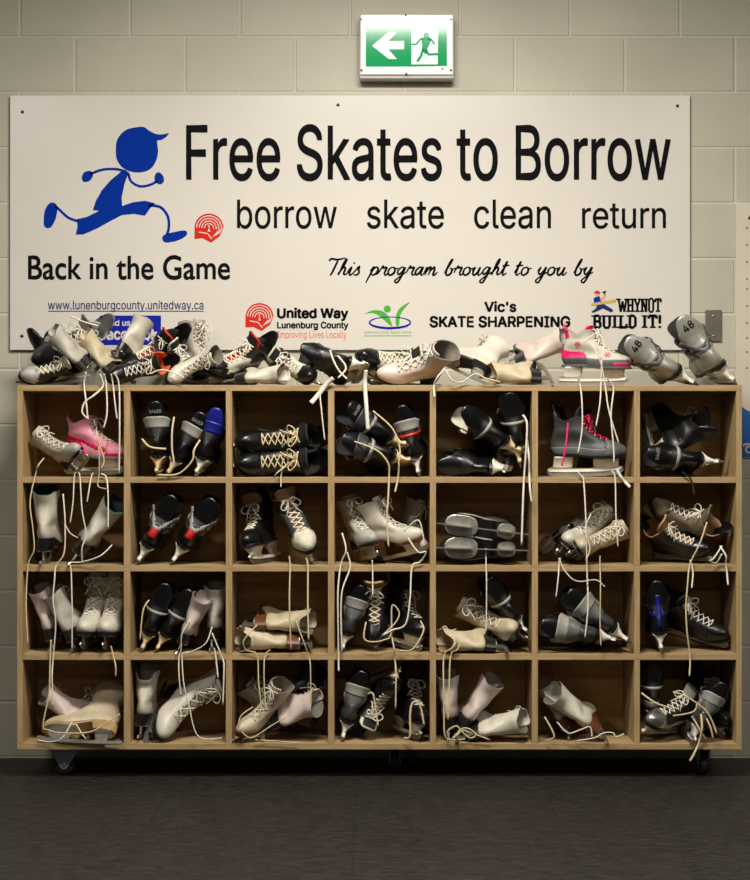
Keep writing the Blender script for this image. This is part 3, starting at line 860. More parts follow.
def build_skate(cell, it):
    sch = SCH[it['sch']]
    root = empty('figure_skate' if sch['kind'] == 'figure' else ('childs_skate' if it['sch'].startswith('k') else 'hockey_skate'))
    R = it['R']
    root.matrix_world = Matrix([[*R[0], it['pos'][0]], [*R[1], it['pos'][1]], [*R[2], it['pos'][2]], [0, 0, 0, 1]])
    lab = it['label']
    if cell == 'T':
        grp = 'loan skates heaped on top of the rack'
    else:
        grp = 'loan skates in the %s row of compartments' % ROWN[cell[0]]
        if 'compartment' in lab or len(lab.split()) > 12:
            pass
    tag(root, lab, 'ice skate', grp)
    mm = it['m']
    for part in ('boot', 'sole', 'lining', 'tongue', 'tongue_patch', 'laces', 'lace_hooks', 'eyelets', 'holder', 'blade', 'tendon_guard') + tuple(sch['panels']):
        if part in mm and part in sch:
            obj(part, mm[part], M[sch[part]], root)
    if it.get('text'):
        me, a = text_mesh(it['text'], bold=.012)
        x0, x1 = a[:, 0].min(), a[:, 0].max(); z0, z1 = a[:, 1].min(), a[:, 1].max()
        h = it.get('tsize', .024); k = h / (z1 - z0); w = min((x1 - x0) * k, .042)
        kx = w / (x1 - x0)
        b = np.zeros_like(a)
        yy = -(a[:, 0] - (x0 + x1) / 2) * kx
        b[:, 1] = yy
        b[:, 2] = mm['_guard_z'] - .006 + (a[:, 1] - (z0 + z1) / 2) * k
        b[:, 0] = mm['_guard_x'] - .0022 - .0003 * a[:, 2] + 9.5 * yy ** 2 + (b[:, 2] - mm['_guard_z']) * -.12
        set_co(me, b)
        obj('marking', me, M['ink'] if it['sch'] == 'hsil' else M['greylight'], root)
    if it.get('snow'):
        hs, G = boot_grid('hockey'); N = grid_normals(G)
        for side in (1, -1):
            for (i, j, r) in ((9, 15, .016), (11, 8, .013), (19, 14, .013), (6, 11, .009)):
                mb = MB()
                j = j if side > 0 else NT - j
                p = Vector(G[i, j] + N[i, j] * .0018); n = Vector(N[i, j])
                t = (Vector((1, 0, 0)) - n * n.x).normalized(); b = n.cross(t)
                for q in range(6):
                    d = t * math.cos(q * math.pi / 3) + b * math.sin(q * math.pi / 3)
                    mb.tube([p, p + d * r], .0009, 4)
                    e = d.cross(n)
                    for sg in (1, -1):
                        mb.tube([p + d * r * .55, p + d * r * .85 + e * r * .28 * sg], .0007, 4)
                obj('snowflake_print', mb.mesh('snowflakes'), M['hotpink'], root)
    ROOT[it['id']] = root

for cell, items in SK.items():
    relax(cell, items)
    for it in items:
        build_skate(cell, it)

# ------------------------------------------------------------------ loose laces that hang over the boards: skate id, material, width px, pixels
LACES = [
 ('t3', 'lacew', 2.6, [(86, 372), (84, 384), (86, 401), (88, 420)]),
 ('t3', 'lacew', 2.8, [(100, 374), (103, 386), (93, 396), (85, 402), (82, 412), (88, 419)]),
 ('t4', 'lacew', 2.4, [(104, 374), (106, 384), (107, 412), (103.6, 428)]),
 ('t4', 'lacew', 2.2, [(111, 374), (113, 385), (115, 404), (117, 419)]),
 ('t4', 'lacew', 2.4, [(115, 374), (119, 386), (119.6, 428), (119, 474)]),
 ('a2', 'lacec', 1.8, [(96, 430), (98, 440), (104, 460), (101, 468)]),
 ('a2', 'lacec', 1.8, [(97, 432), (99, 452), (99, 475), (98, 486), (106, 489)]),
 ('a1', 'lacec', 2.0, [(44, 458), (38, 466), (35.6, 474), (30, 502), (33, 530), (34, 550), (28, 566), (26, 608), (28, 645)]),
 ('a1', 'lacew', 1.8, [(76, 472), (74, 478), (73, 502), (70, 523)]),
 ('a1', 'lacew', 2.0, [(78, 472), (80, 478), (82, 510), (86, 534), (82, 548), (82, 563)]),
 ('a2', 'lacew', 2.0, [(93, 473), (91, 478), (89, 490), (87, 502)]),
 ('a2', 'lacew', 2.2, [(101, 474), (106, 477), (108, 494), (108, 529)]),
 ('h1', 'lacew', 2.2, [(63, 494), (65, 523), (64, 553), (56, 566), (54.5, 580), (53, 600), (55.6, 624), (53, 659), (52, 677), (53, 707)]),
 ('h2', 'lacew', 1.6, [(65, 524), (70, 533), (78, 538)]),
 ('h2', 'lacew', 2.0, [(112, 545), (100, 556), (82, 562), (69, 563), (71, 570), (72, 608), (72, 651)]),
 ('o2', 'lacec', 2.2, [(51, 640), (50, 661), (49, 693), (43, 725), (48, 730), (63, 733), (90, 732), (108, 722), (120, 714)]),
 ('o4', 'lacec', 2.2, [(111, 646), (113, 655), (115.6, 666), (115.6, 676)]),
 ('w1', 'lacew', 2.0, [(72, 722), (62, 738), (50, 742), (38, 740)]),
 ('w1', 'lacew', 2.0, [(76, 724), (82, 734), (86, 739)]),
 ('b1', 'lacec', 2.8, [(174, 417), (172, 432), (172, 449), (173.7, 464), (169, 474)]),
 ('b2', 'lacec', 2.8, [(200, 440), (194, 450), (192, 461), (178, 474), (158, 475)]),
 ('b1', 'lacec', 3.2, [(142, 439), (150, 447), (166, 449)]),
 ('t13', 'lacew', 2.0, [(322, 372), (325, 384), (320, 390), (322, 415), (324.7, 440)]),
 ('d1', 'lacec', 2.4, [(373, 411), (392, 428), (399.6, 447), (399, 462), (398, 478), (395, 492)]),
 ('d2', 'lacec', 2.6, [(353, 441), (376, 450), (388, 463), (389, 478), (388, 500), (387, 518), (388.5, 547)]),
 ('t16', 'lacew', 2.6, [(445, 368), (437, 378), (434, 386), (434.5, 397)]),
 ('t16', 'lacew', 2.0, [(446, 370), (452, 380), (462, 382), (475, 374), (485, 378), (500, 382)]),
 ('e3', 'lacew', 3.0, [(523, 415), (527, 424), (526, 450), (524, 478), (523, 501), (521.6, 545)]),
 ('e3', 'lacew', 3.0, [(527, 440), (529, 458), (529.4, 474), (530, 489), (531.7, 502)]),
 ('t20', 'lacew', 2.2, [(578, 378), (580, 384), (582, 403), (582, 430), (578, 453)]),
 ('t20', 'lacew', 2.2, [(584, 342), (596, 334), (604, 342), (602, 360), (601, 382), (600, 403), (596, 426)]),
 ('t20', 'lacew', 2.2, [(592, 345), (600, 360), (605, 384), (609, 411), (619, 444)]),
 ('t20', 'lacew', 2.2, [(606, 378), (611, 383), (613.6, 390), (611, 415), (613.6, 447), (614, 463)]),
 ('f1', 'lacep', 2.6, [(568, 423), (566, 444), (562, 466)]),
 ('f1', 'lacew', 2.2, [(578, 472), (581, 476), (583.7, 481), (586, 523), (587, 570), (588, 606), (585, 638)]),
 ('f1', 'lacew', 2.0, [(611, 472), (615, 477), (616, 516), (618, 547)]),
 ('m1', 'lacew', 2.0, [(559, 558), (559, 566), (558, 580), (556, 597)]),
 ('m1', 'lacew', 1.6, [(560, 558), (562, 566), (571, 578), (580.6, 581.5), (596, 580), (605, 587)]),
 ('m3', 'lacec', 1.8, [(600, 556), (600, 566), (600.5, 590), (600, 621), (601, 646)]),
 ('m2', 'lacew', 1.8, [(591, 514), (585, 530), (590, 548), (586, 560)]),
 ('n1', 'lacec', 2.4, [(707, 522), (699.6, 544), (690, 564), (688, 580), (686, 607), (687, 631), (690, 657), (689.4, 676)]),
 ('n1', 'lacew', 2.4, [(690, 560), (692, 566), (693, 574), (691.7, 588)]),
 ('n1', 'lacew', 2.6, [(720, 546), (726, 556), (726, 564), (727, 573), (728, 585)]),
 ('n2', 'lacew', 2.6, [(722, 546), (714, 558), (710, 561), (716, 563), (722, 554)]),
 ('g1', 'laceb', 2.6, [(682, 472), (690, 478), (693, 486), (694, 494)]),
 ('p1', 'lacec', 2.0, [(149, 600), (143, 611), (140, 640)]),
 ('p3', 'lacew', 1.8, [(212, 627), (206, 643), (193, 651), (183, 653), (182, 658), (183.7, 683), (189, 706), (195, 731), (204, 739), (222, 738)]),
 ('p3', 'lacew', 1.8, [(190, 620), (182, 634), (181, 650), (179, 657), (179, 676), (181, 696)]),
 ('p4', 'lacew', 2.2, [(212, 633), (219, 650), (223, 660), (224, 668), (222.8, 705)]),
 ('p4', 'lacew', 2.2, [(214, 648), (215.5, 655), (218, 678)]),
 ('j1', 'lacec', 2.2, [(289, 556), (290, 566), (289.4, 606), (291, 650)]),
 ('j1', 'lacec', 2.6, [(306, 558), (307.8, 567), (307.8, 606), (308.6, 640)]),
 ('q1', 'lacec', 1.6, [(296, 621), (303, 640), (309, 657), (310.5, 670), (311, 714)]),
 ('q2', 'lacec', 1.8, [(257, 625), (244, 640), (246, 650), (256, 653), (258, 661), (258.7, 683), (262, 712)]),
 ('q2', 'lacec', 1.8, [(270, 650), (265, 656), (264, 676), (265.6, 712)]),
 ('c2', 'lacec', 2.0, [(283, 466), (281, 476), (281, 487)]),
 ('c2', 'lacec', 2.0, [(286, 466), (277, 473), (274, 478)]),
 ('y1', 'lacec', 1.8, [(253, 707), (241, 716), (239.6, 728), (250, 738), (262, 732), (271, 726), (286, 717)]),
 ('y2', 'lacec', 1.8, [(255, 740), (275, 741), (298, 743)]),
 ('k1', 'lacew', 2.4, [(342, 533), (346, 550), (341, 564), (338, 590), (338, 620), (338.5, 655), (338.7, 671)]),
 ('k1', 'lacew', 2.4, [(347, 552), (350, 568), (341.4, 596), (342, 654)]),
 ('k2', 'lacew', 2.0, [(372, 560), (372.6, 570), (372.8, 596)]),
 ('k2', 'lacew', 2.4, [(408, 538), (418, 552), (426, 552), (420, 562), (412, 567), (410, 599), (405.6, 624), (393, 630), (383, 635)]),
 ('k3', 'lacew', 1.8, [(404, 531), (418, 520), (423, 535), (424, 546)]),
 ('r2', 'lacec', 2.4, [(391, 634), (394, 648), (395, 660), (396, 676), (395.5, 709)]),
 ('r2', 'lacec', 2.2, [(366, 622), (364, 638), (372, 642), (384, 640), (391, 634), (392, 606), (399, 612), (396, 622), (382, 636)]),
 ('r3', 'lacec', 2.4, [(420.6, 621), (423.5, 631), (413, 649), (400, 651)]),
 ('l1', 'lacew', 1.8, [(486, 548), (486, 562), (486.5, 580), (486.5, 606), (486, 632)]),
 ('s3', 'lacec', 2.2, [(456, 642), (452, 648), (444, 656), (443.6, 684), (444, 712), (445, 736), (453, 740), (465, 739)]),
 ('s3', 'lacec', 2.2, [(460, 644), (457, 650), (450.6, 656), (449, 692), (448, 720)]),
 ('aa1', 'lacec', 2.2, [(450, 740), (447, 732), (456, 726), (460, 732), (452, 739), (464, 728), (476, 734), (470, 738), (462, 730), (490, 740)]),
 ('bb1', 'lacec', 2.4, [(544.6, 717), (551, 728), (554, 737), (546, 741)]),
 ('bb1', 'lacew', 2.0, [(557, 722), (568, 733), (580, 730), (590, 727), (592, 737)]),
 ('bb1', 'lacew', 2.0, [(575, 741), (594, 738), (604, 733), (613, 733), (616, 737), (624, 734)]),
 ('cc1', 'lacec', 3.0, [(641.4, 693), (655.6, 703), (673, 709)]),
 ('cc4', 'lacec', 2.6, [(673, 692), (687, 697), (707, 712), (717, 734)]),
 ('cc4', 'lacec', 3.4, [(701, 714), (702, 728), (699, 742), (694, 754), (690, 761)]),
 ('cc2', 'lacec', 2.4, [(697, 704), (693, 712), (673, 716)]),
 ('cc4', 'lacec', 2.6, [(692, 716), (700, 730), (706, 740)]),
 ('cc4', 'lacec', 2.6, [(703, 712), (710, 726), (713, 738)]),
 ('z2', 'lacec', 2.6, [(368, 694), (373, 694), (376, 712), (378, 726)]),
 ('z3', 'lacec', 3.0, [(404, 738), (410, 736), (410, 715), (412, 704), (417, 702), (421, 709), (424, 725)]),
 ('t6', 'lacew', 2.2, [(150, 374), (160, 370), (172, 372), (184, 378)]),
 ('t14', 'lacew', 3.0, [(330, 350), (334, 362), (340, 372), (347, 379)]),
 ('t14', 'lacew', 3.0, [(338, 356), (346, 368), (338, 378)]),
 ('t2', 'lacew', 2.4, [(70, 316), (84, 322), (98, 326)]),
]
FLATS = [   # flat strap ends: skate, width px, pixels
 ('t13', 7.0, [(333, 378), (326, 385), (318, 395), (311, 403)]),
 ('t15', 6.0, [(366, 370), (365, 384), (366.5, 408), (368, 430)]),
 ('f1', 4.5, [(617, 470), (621, 477), (625, 482), (630, 487)]),
]
BSOL = {}
def board_near(py):
    for k, (a, b) in enumerate(ZE):
        if a - 4 <= py <= b + 4: return True
    return False
def lace_obj(idn, m, wpx, pts, flat=False):
    pts = [(p[0], p[1]) for p in pts]
    w = []
    for n, (x, y) in enumerate(pts):
        dep = -.0065 - .0035 * (hash((n, int(x))) % 3) / 3 - (.006 if False else 0)
        if idn.startswith('t') and y < 381: dep = .0 + .012 * (n > 0) - .02
        w.append(P(x, y, dep - .018 if not board_near(y) and n > 0 else dep - .004))
    cv = catmull(w, 6)
    r = wpx * 3.36e-3 / 2 * .74
    mb = MB()
    mb.tube(cv, r, 6, flat=.16 if flat else .6)
    me = mb.mesh('loose_lace', True)
    root = ROOT[idn]
    o = obj('lace_strap' if flat else 'loose_lace', me, M[m], root)
    o.matrix_parent_inverse = root.matrix_world.inverted()
    return o
bpy.context.view_layer.update()
for l in LACES: lace_obj(*l)
for i_, w_, p_ in FLATS: lace_obj(i_, 'lacew', w_, p_, True)

# ------------------------------------------------------------------ rack
def wood(name, axis, seed):
    st = {'x': (1.2, 14, 14), 'z': (14, 14, 1.2), 'y': (14, 1.2, 14)}[axis]
    return mat(name, S(174, 147, 106), 0.55, var=0.1, scale=5.0, bump=0.12, stretch=st, col2=S(146, 119, 80), spec=.3)
WX, WZ = wood('plywood_grain_across', 'x', 1), wood('plywood_grain_upright', 'z', 2)
WB = mat('plywood_back', S(190, 152, 100), 0.65, var=0.1, scale=4.0, bump=0.1, stretch=(1.2, 10, 12), col2=S(160, 122, 76), spec=.25)
rack = empty('cubby_rack', (XW[0][0], 0, 0))
tag(rack, 'long pale plywood cubby rack of twenty-eight compartments on casters', 'cubby rack')
def rp(name, me, m):
    o = obj(name, me, m, rack)
    o.location = (-XW[0][0], 0, 0)
    return o
xa, xb = XW[0][0], XW[-1][1]
rp('top_panel', MB().box(xa, xb, 0, DEPTH, *ZW[0], c=.0015).mesh('top_panel'), WX)
rp('bottom_panel', MB().box(xa, xb, 0, DEPTH, *ZW[4], c=.0015).mesh('bottom_panel'), WX)
for k in (0, 7):
    rp('side_panel', MB().box(XW[k][0], XW[k][1], 0, DEPTH, ZW[4][1], ZW[0][0], c=.0012).mesh('side_panel'), WZ)
for k in (1, 2, 3):
    rp('shelf_board', MB().box(XW[0][1], XW[7][0], .0008, DEPTH - .01, *ZW[k], c=.0012).mesh('shelf_board'), WX)
for r in range(4):
    for k in range(1, 7):
        rp('divider', MB().box(XW[k][0], XW[k][1], .0004, DEPTH - .01, ZW[r + 1][1], ZW[r][0], c=.0012).mesh('divider'), WZ)
rp('back_panel', MB().box(XW[0][1], XW[7][0], DEPTH - .010, DEPTH - .001, ZW[4][1], ZW[0][0]).mesh('back_panel'), WB)
galv = mat('galvanised_steel', S(128, 138, 144), .45, metal=.25, var=.12, scale=30)
rub = mat('black_rubber', S(22, 22, 23), .6, var=.1, scale=40)
for (px, yy) in ((65, .085), (395, .12), (703, .085), (65, .235), (395, .235), (703, .235)):
    x = P(px, 440, yy).x
    z1 = ZW[4][0]
    pl = MB().box(x - .04, x + .04, yy - .035, yy + .035, z1 - .004, z1).mesh('caster')
    c = rp('caster', pl, galv)
    fk = MB()
    for sx in (-.017, .017):
        pr = [(yy - .032, z1 - .004), (yy + .032, z1 - .004), (yy + .013, .026), (yy + .004, .020), (yy - .006, .026)]
        n = len(pr)
        V = [(x + sx - .0015, a, b) for a, b in pr] + [(x + sx + .0015, a, b) for a, b in pr]
        fk.add(V, [tuple(range(n)), tuple(range(n, 2 * n))[::-1]] + [(j, (j + 1) % n, (j + 1) % n + n, j + n) for j in range(n)])
    if px == 65:   # swivelled so that its triangular fork faces the room
        fk = MB()
        for sy in (-.020, .020):
            fk.prism([(x - .054, z1 - .003), (x + .054, z1 - .003), (x + .014, .030), (x + .006, .020), (x - .006, .020), (x - .014, .030)], yy + sy - .0016, yy + sy + .0016)
    fo = obj('fork', fk.mesh('fork'), galv, c)
    wh = MB()
    R_ = .0375
    n = 26
    prof = [(-.014, R_ * .85), (-.011, R_ * .98), (0, R_), (.011, R_ * .98), (.014, R_ * .85), (.014, .012), (-.014, .012)]
    rings = []
    for k in range(n):
        t = 2 * math.pi * k / n
        if px == 65: rings.append([(x + r_ * math.cos(t), yy + a, R_ + r_ * math.sin(t)) for a, r_ in prof])
        else: rings.append([(x + a, yy + r_ * math.cos(t), R_ + r_ * math.sin(t)) for a, r_ in prof])
    m_ = len(prof)
    wh.add([p for r_ in rings for p in r_], [(i * m_ + j, i * m_ + (j + 1) % m_, ((i + 1) % n) * m_ + (j + 1) % m_, ((i + 1) % n) * m_ + j) for i in range(n) for j in range(m_)])
    obj('wheel', wh.mesh('wheel', True), rub, c)
    bt = MB()
    if px == 65: bt.tube([(x, yy - .024, R_), (x, yy + .024, R_)], .006, 8)
    else: bt.tube([(x - .021, yy, R_), (x + .021, yy, R_)], .006, 8)
    obj('axle_bolt', bt.mesh('axle_bolt', True), M['steel'], c)
p = P(412.5, 765, .30)
tag(obj('wood_block', MB().box(p.x - .014, p.x + .014, .285, .32, 0, .045, c=.002).mesh('wood_block'), mat('brown_wood_block', S(128, 92, 58), .6, var=.15)),
    'small brown wood block on the floor under the middle of the rack', 'block')

# ------------------------------------------------------------------ room
def brick_mat(name, bw, bh, ox, oz, c1, c2, cm, mortar, rough, axis='xz', offset=.5, bumpd=.004, rough_noise=True, spec=.4):
    m = bpy.data.materials.new(name); m.use_nodes = True
    nt = m.node_tree; N_ = nt.nodes; L = nt.links
    b = N_['Principled BSDF']
    tc = N_.new('ShaderNodeTexCoord'); sx = N_.new('ShaderNodeSeparateXYZ'); cx = N_.new('ShaderNodeCombineXYZ')
    L.new(tc.outputs['Object'], sx.inputs[0])
    a1 = N_.new('ShaderNodeMath'); a1.operation = 'ADD'; a1.inputs[1].default_value = ox
    a2 = N_.new('ShaderNodeMath'); a2.operation = 'ADD'; a2.inputs[1].default_value = oz
    L.new(sx.outputs['X'], a1.inputs[0]); L.new(sx.outputs['Z' if axis == 'xz' else 'Y'], a2.inputs[0])
    L.new(a1.outputs[0], cx.inputs['X']); L.new(a2.outputs[0], cx.inputs['Y'])
    br = N_.new('ShaderNodeTexBrick')
    br.inputs['Scale'].default_value = 1; br.inputs['Brick Width'].default_value = bw; br.inputs['Row Height'].default_value = bh
    br.inputs['Mortar Size'].default_value = mortar; br.inputs['Mortar Smooth'].default_value = .6
    br.offset = offset
    br.inputs['Color1'].default_value = (*c1, 1); br.inputs['Color2'].default_value = (*c2, 1); br.inputs['Mortar'].default_value = (*cm, 1)
    L.new(cx.outputs[0], br.inputs['Vector'])
    nz = N_.new('ShaderNodeTexNoise'); nz.inputs['Scale'].default_value = 95; nz.inputs['Detail'].default_value = 5
    L.new(tc.outputs['Object'], nz.inputs['Vector'])
    n2 = N_.new('ShaderNodeTexNoise'); n2.inputs['Scale'].default_value = 3; n2.inputs['Detail'].default_value = 6
    L.new(tc.outputs['Object'], n2.inputs['Vector'])
    mx = N_.new('ShaderNodeMixRGB'); mx.blend_type = 'MULTIPLY'; mx.inputs['Fac'].default_value = .25
    L.new(br.outputs['Color'], mx.inputs['Color1']); L.new(n2.outputs['Fac'], mx.inputs['Color2'])
    L.new(mx.outputs[0], b.inputs['Base Color'])
    b.inputs['Roughness'].default_value = rough
    b.inputs['Specular IOR Level'].default_value = spec
    inv = N_.new('ShaderNodeMath'); inv.operation = 'MULTIPLY_ADD'; inv.inputs[1].default_value = -1; inv.inputs[2].default_value = 1
    L.new(br.outputs['Fac'], inv.inputs[0])
    ad = N_.new('ShaderNodeMath'); ad.operation = 'MULTIPLY_ADD'; ad.inputs[1].default_value = .22
    L.new(nz.outputs['Fac'], ad.inputs[0]); L.new(inv.outputs[0], ad.inputs[2])
    bp = N_.new('ShaderNodeBump'); bp.inputs['Strength'].default_value = .8; bp.inputs['Distance'].default_value = bumpd
    L.new(ad.outputs[0], bp.inputs['Height']); L.new(bp.outputs['Normal'], b.inputs['Normal'])
    return m, nt, b, mx
BW, BH = 110.0 * 6.394 / FPX, 55.4 * 6.394 / FPX
jx = P(185, 0, WALL_Y).x; jz = P(375, 92.3, WALL_Y).z
ox = -(jx % BW) + BW / 2; oz = -(jz % BH)
row0 = math.floor((jz - BH * .5 + oz) / BH)          # course just under that joint
wm, _, _, _ = brick_mat('painted_concrete_block', BW, BH, ox, oz, S(196, 190, 170), S(192, 186, 166), S(208, 203, 185), .006, .5, bumpd=.003)
ws = MB().box(-3.4, 3.4, WALL_Y, WALL_Y + .2, 0, 3.1).mesh('wall_back')
wall = obj('wall_back', ws, wm); tag(wall, kind='structure')
fm, fnt, fb, fmx = brick_mat('dark_vinyl_tile', .61, .61, -.55 % .61, .1, S(29, 26, 23), S(27, 24, 21), S(20, 19, 18), .0022, .5, axis='xy', offset=0.0, bumpd=.0006, spec=.3)
# pale scuffs on the tiles
N_ = fnt.nodes; L = fnt.links
tc = N_.new('ShaderNodeTexCoord'); mp = N_.new('ShaderNodeMapping'); mp.inputs['Scale'].default_value = (3.0, 11, 1); mp.inputs['Rotation'].default_value = (0, 0, .25)
L.new(tc.outputs['Object'], mp.inputs['Vector'])
ns = N_.new('ShaderNodeTexNoise'); ns.inputs['Scale'].default_value = 6; ns.inputs['Detail'].default_value = 9; ns.inputs['Roughness'].default_value = .75; ns.inputs['Distortion'].default_value = 1.2
L.new(mp.outputs[0], ns.inputs['Vector'])
cr = N_.new('ShaderNodeValToRGB'); cr.color_ramp.elements[0].position = .45; cr.color_ramp.elements[1].position = .75
cr.color_ramp.elements[0].color = (0, 0, 0, 1); cr.color_ramp.elements[1].color = (.065, .058, .05, 1)
L.new(ns.outputs['Fac'], cr.inputs['Fac'])
addm = N_.new('ShaderNodeMixRGB'); addm.blend_type = 'ADD'; addm.inputs['Fac'].default_value = .6
L.new(fmx.outputs[0], addm.inputs['Color1']); L.new(cr.outputs[0], addm.inputs['Color2'])
L.new(addm.outputs[0], fb.inputs['Base Color'])
fl = obj('floor', MB().box(-3.4, 3.4, -9.5, WALL_Y + .2, -.1, 0).mesh('floor'), fm); tag(fl, kind='structure')
ce = obj('ceiling', MB().box(-3.4, 3.4, -9.5, WALL_Y + .2, 3.1, 3.2).mesh('ceiling'), mat('white_ceiling', S(200, 198, 190), .9, var=.03)); tag(ce, kind='structure')

# ------------------------------------------------------------------ flat printing helper
def ribbon(mb, pts, wpx, y, closed=False):
    """flat stroke through pixel points on the plane y"""
    pts = [Vector((p[0], p[1])) for p in pts]
    n = len(pts)
    V = []
    for i, p_ in enumerate(pts):
        t = (pts[min(i + 1, n - 1)] - pts[max(i - 1, 0)])
        t = t.normalized() if t.length else Vector((1, 0))
        nn = Vector((-t.y, t.x))
        ww = wpx[i] if isinstance(wpx, (list, tuple)) else wpx
        V.append(P(*(p_ + nn * ww / 2), y)); V.append(P(*(p_ - nn * ww / 2), y))
    mb.add(V, [(2 * i, 2 * i + 1, 2 * i + 3, 2 * i + 2) for i in range(n - 1)])
def fill(mb, loop, y, holes=()):
    loops = [[Vector((a, b, 0)) for a, b in loop]] + [[Vector((a, b, 0)) for a, b in h] for h in holes]
    flat = [q for l in loops for q in l]
    tr = tessellate_polygon(loops)
    F = []
    for t in tr:
        a, b, c = (flat[k] for k in t)
        cr_ = (b - a).cross(c - a).z
        F.append(t if cr_ > 0 else t[::-1])
    mb.add([P(q.x, q.y, y) for q in flat], F)
def disc(cx, cy, r, n=28, ry=None, a0=0, a1=360):
    ry = ry or r
    return [(cx + r * math.cos(math.radians(a0 + (a1 - a0) * k / n)), cy - ry * math.sin(math.radians(a0 + (a1 - a0) * k / n))) for k in range(n + (a1 - a0 != 360))]
def smoothloop(pts, k=5):
    pts = [Vector((a, b, 0)) for a, b in pts]
    q = catmull([pts[-1]] + pts + [pts[0], pts[1]], k)
    return [(v.x, v.y) for v in q[k:-(k + 1)]]
def lettering(name, txt, x0, x1, yt, yb, y, m, parent, bold=0.0, shear=0.0, spacing=1.0, plain=False):
    me, a = text_mesh(txt, bold, shear, spacing, plain)
    ax0, ax1, az0, az1 = a[:, 0].min(), a[:, 0].max(), a[:, 1].min(), a[:, 1].max()
    A = P(x0, yb, y); B = P(x1, yt, y)
    b = np.zeros_like(a)
    b[:, 0] = A.x + (a[:, 0] - ax0) / (ax1 - ax0) * (B.x - A.x)
    b[:, 2] = A.z + (a[:, 1] - az0) / (az1 - az0) * (B.z - A.z)
    b[:, 1] = y - .0003 * a[:, 2]
    set_co(me, b)
    return obj(name, me, m, parent)

# ------------------------------------------------------------------ the big sign
SY = .380
sign = obj('wall_sign', MB().box(P(10, 0, SY).x, P(690, 0, SY).x, SY, WALL_Y - .001, P(0, 350, SY).z, P(0, 95.5, SY).z, c=.0012).mesh('wall_sign'), M['panel'])
tag(sign, 'wide white sign with black lettering and a blue running figure on the block wall', 'sign')
IY = SY - .0006
lettering('headline_lettering', 'Free Skates to Borrow', 186, 671, 124, 181.5, IY, M['ink'], sign, bold=.009)
for w_, a_, b_, t_ in (('borrow', 237, 337, 199.5), ('skate', 367, 444, 199.5), ('clean', 474, 551, 199.5), ('return', 582, 666, 203.5)):
    lettering('word_lettering', w_, a_, b_, t_, 229, IY, M['ink'], sign, bold=.006)
lettering('slogan_lettering', 'Back in the Game', 28, 230, 255, 280, IY, M['ink'], sign, bold=.017, plain=True)
lettering('web_address', 'www.lunenburgcounty.unitedway.ca', 48, 203.5, 300.5, 312, IY, M['urlblue'], sign, bold=.008)
mb = MB(); ribbon(mb, [(48, 311.2), (203.5, 311.2)], .9, IY); obj('underline', mb.mesh('underline'), M['urlblue'], sign)
lettering('sponsor_lettering', 'United Way', 277, 348.5, 307.5, 321.2, IY, M['ink'], sign, bold=.038)
lettering('sponsor_lettering', 'Lunenburg County', 277, 348.5, 321.5, 330.4, IY, M['ink'], sign, bold=.034)
lettering('sponsor_lettering', 'Improving Lives Locally', 277.5, 346.5, 331, 340, IY, M['redtext'], sign)
lettering('sponsor_lettering', "Vic's", 484, 516.5, 301, 312.3, IY, M['ink'], sign, bold=.034)
lettering('sponsor_lettering', 'SKATE SHARPENING', 429.5, 570.5, 315.8, 327.8, IY, M['ink'], sign, bold=.034)
lettering('sponsor_lettering', 'Lunenburg County Aquatic Centre', 364, 411, 330.5, 334.5, IY, M['logogreen'], sign)
# blue box of the sign, half behind the skates
mb = MB(); fill(mb, [(100, 315.5), (161, 315.5), (161, 345), (100, 345)], IY)
obj('blue_box', mb.mesh('blue_box'), M['boxblue'], sign)
lettering('box_lettering', 'Find us on:', 104, 144, 319.5, 326, IY - .0005, M['panel'], sign, bold=.02)
lettering('box_lettering', 'facebook', 102, 158, 328, 340, IY - .0005, M['panel'], sign, bold=.03)
# running figure
mb = MB()
def q1(x, y): return (x / 3.261 + 10, y / 3.263 + 95)
fill(mb, smoothloop([q1(*p_) for p_ in [(345, 190), (350, 145), (378, 114), (420, 104), (438, 105), (455, 117), (480, 128), (505, 127), (518, 124), (508, 138), (492, 147), (480, 151), (483, 185), (474, 220), (452, 245), (415, 253), (378, 244), (354, 222)]]), IY)
fill(mb, [q1(*p_) for p_ in [(362, 250), (388, 250), (374, 288), (364, 335), (366, 362), (400, 350), (440, 345), (474, 353), (455, 372), (440, 394), (405, 388), (365, 392), (330, 410), (285, 435), (240, 455), (214, 456), (220, 430), (218, 405), (250, 398), (290, 378), (270, 376), (280, 345), (300, 310), (328, 278)]], IY)
ribbon(mb, catmull([(*q1(380, 250), 0), (*q1(345, 242), 0), (*q1(300, 244), 0), (*q1(262, 258), 0)], 6), 2.6, IY)
ribbon(mb, catmull([(*q1(386, 255), 0), (*q1(395, 282), 0), (*q1(425, 298), 0), (*q1(460, 292), 0), (*q1(480, 280), 0)], 6), 2.6, IY)
ribbon(mb, catmull([(*q1(222, 412), 0), (*q1(190, 400), 0), (*q1(165, 378), 0), (*q1(148, 362), 0)], 6), 2.6, IY)
ribbon(mb, catmull([(*q1(452, 360), 0), (*q1(490, 366), 0), (*q1(514, 395), 0), (*q1(518, 430), 0), (*q1(512, 456), 0)], 6), 2.8, IY)
fill(mb, smoothloop([q1(*p_) for p_ in [(234, 268), (242, 252), (262, 248), (271, 260), (262, 278), (244, 284), (236, 278)]]), IY)
fill(mb, smoothloop([q1(*p_) for p_ in [(471, 268), (478, 254), (492, 255), (502, 272), (498, 288), (484, 291), (474, 282)]]), IY)
fill(mb, smoothloop([q1(*p_) for p_ in [(110, 410), (114, 375), (130, 353), (148, 354), (154, 370), (150, 400), (138, 426), (124, 435), (112, 428)]]), IY)
fill(mb, smoothloop([q1(*p_) for p_ in [(496, 468), (505, 455), (540, 446), (570, 442), (578, 452), (566, 466), (535, 478), (506, 481)]]), IY)
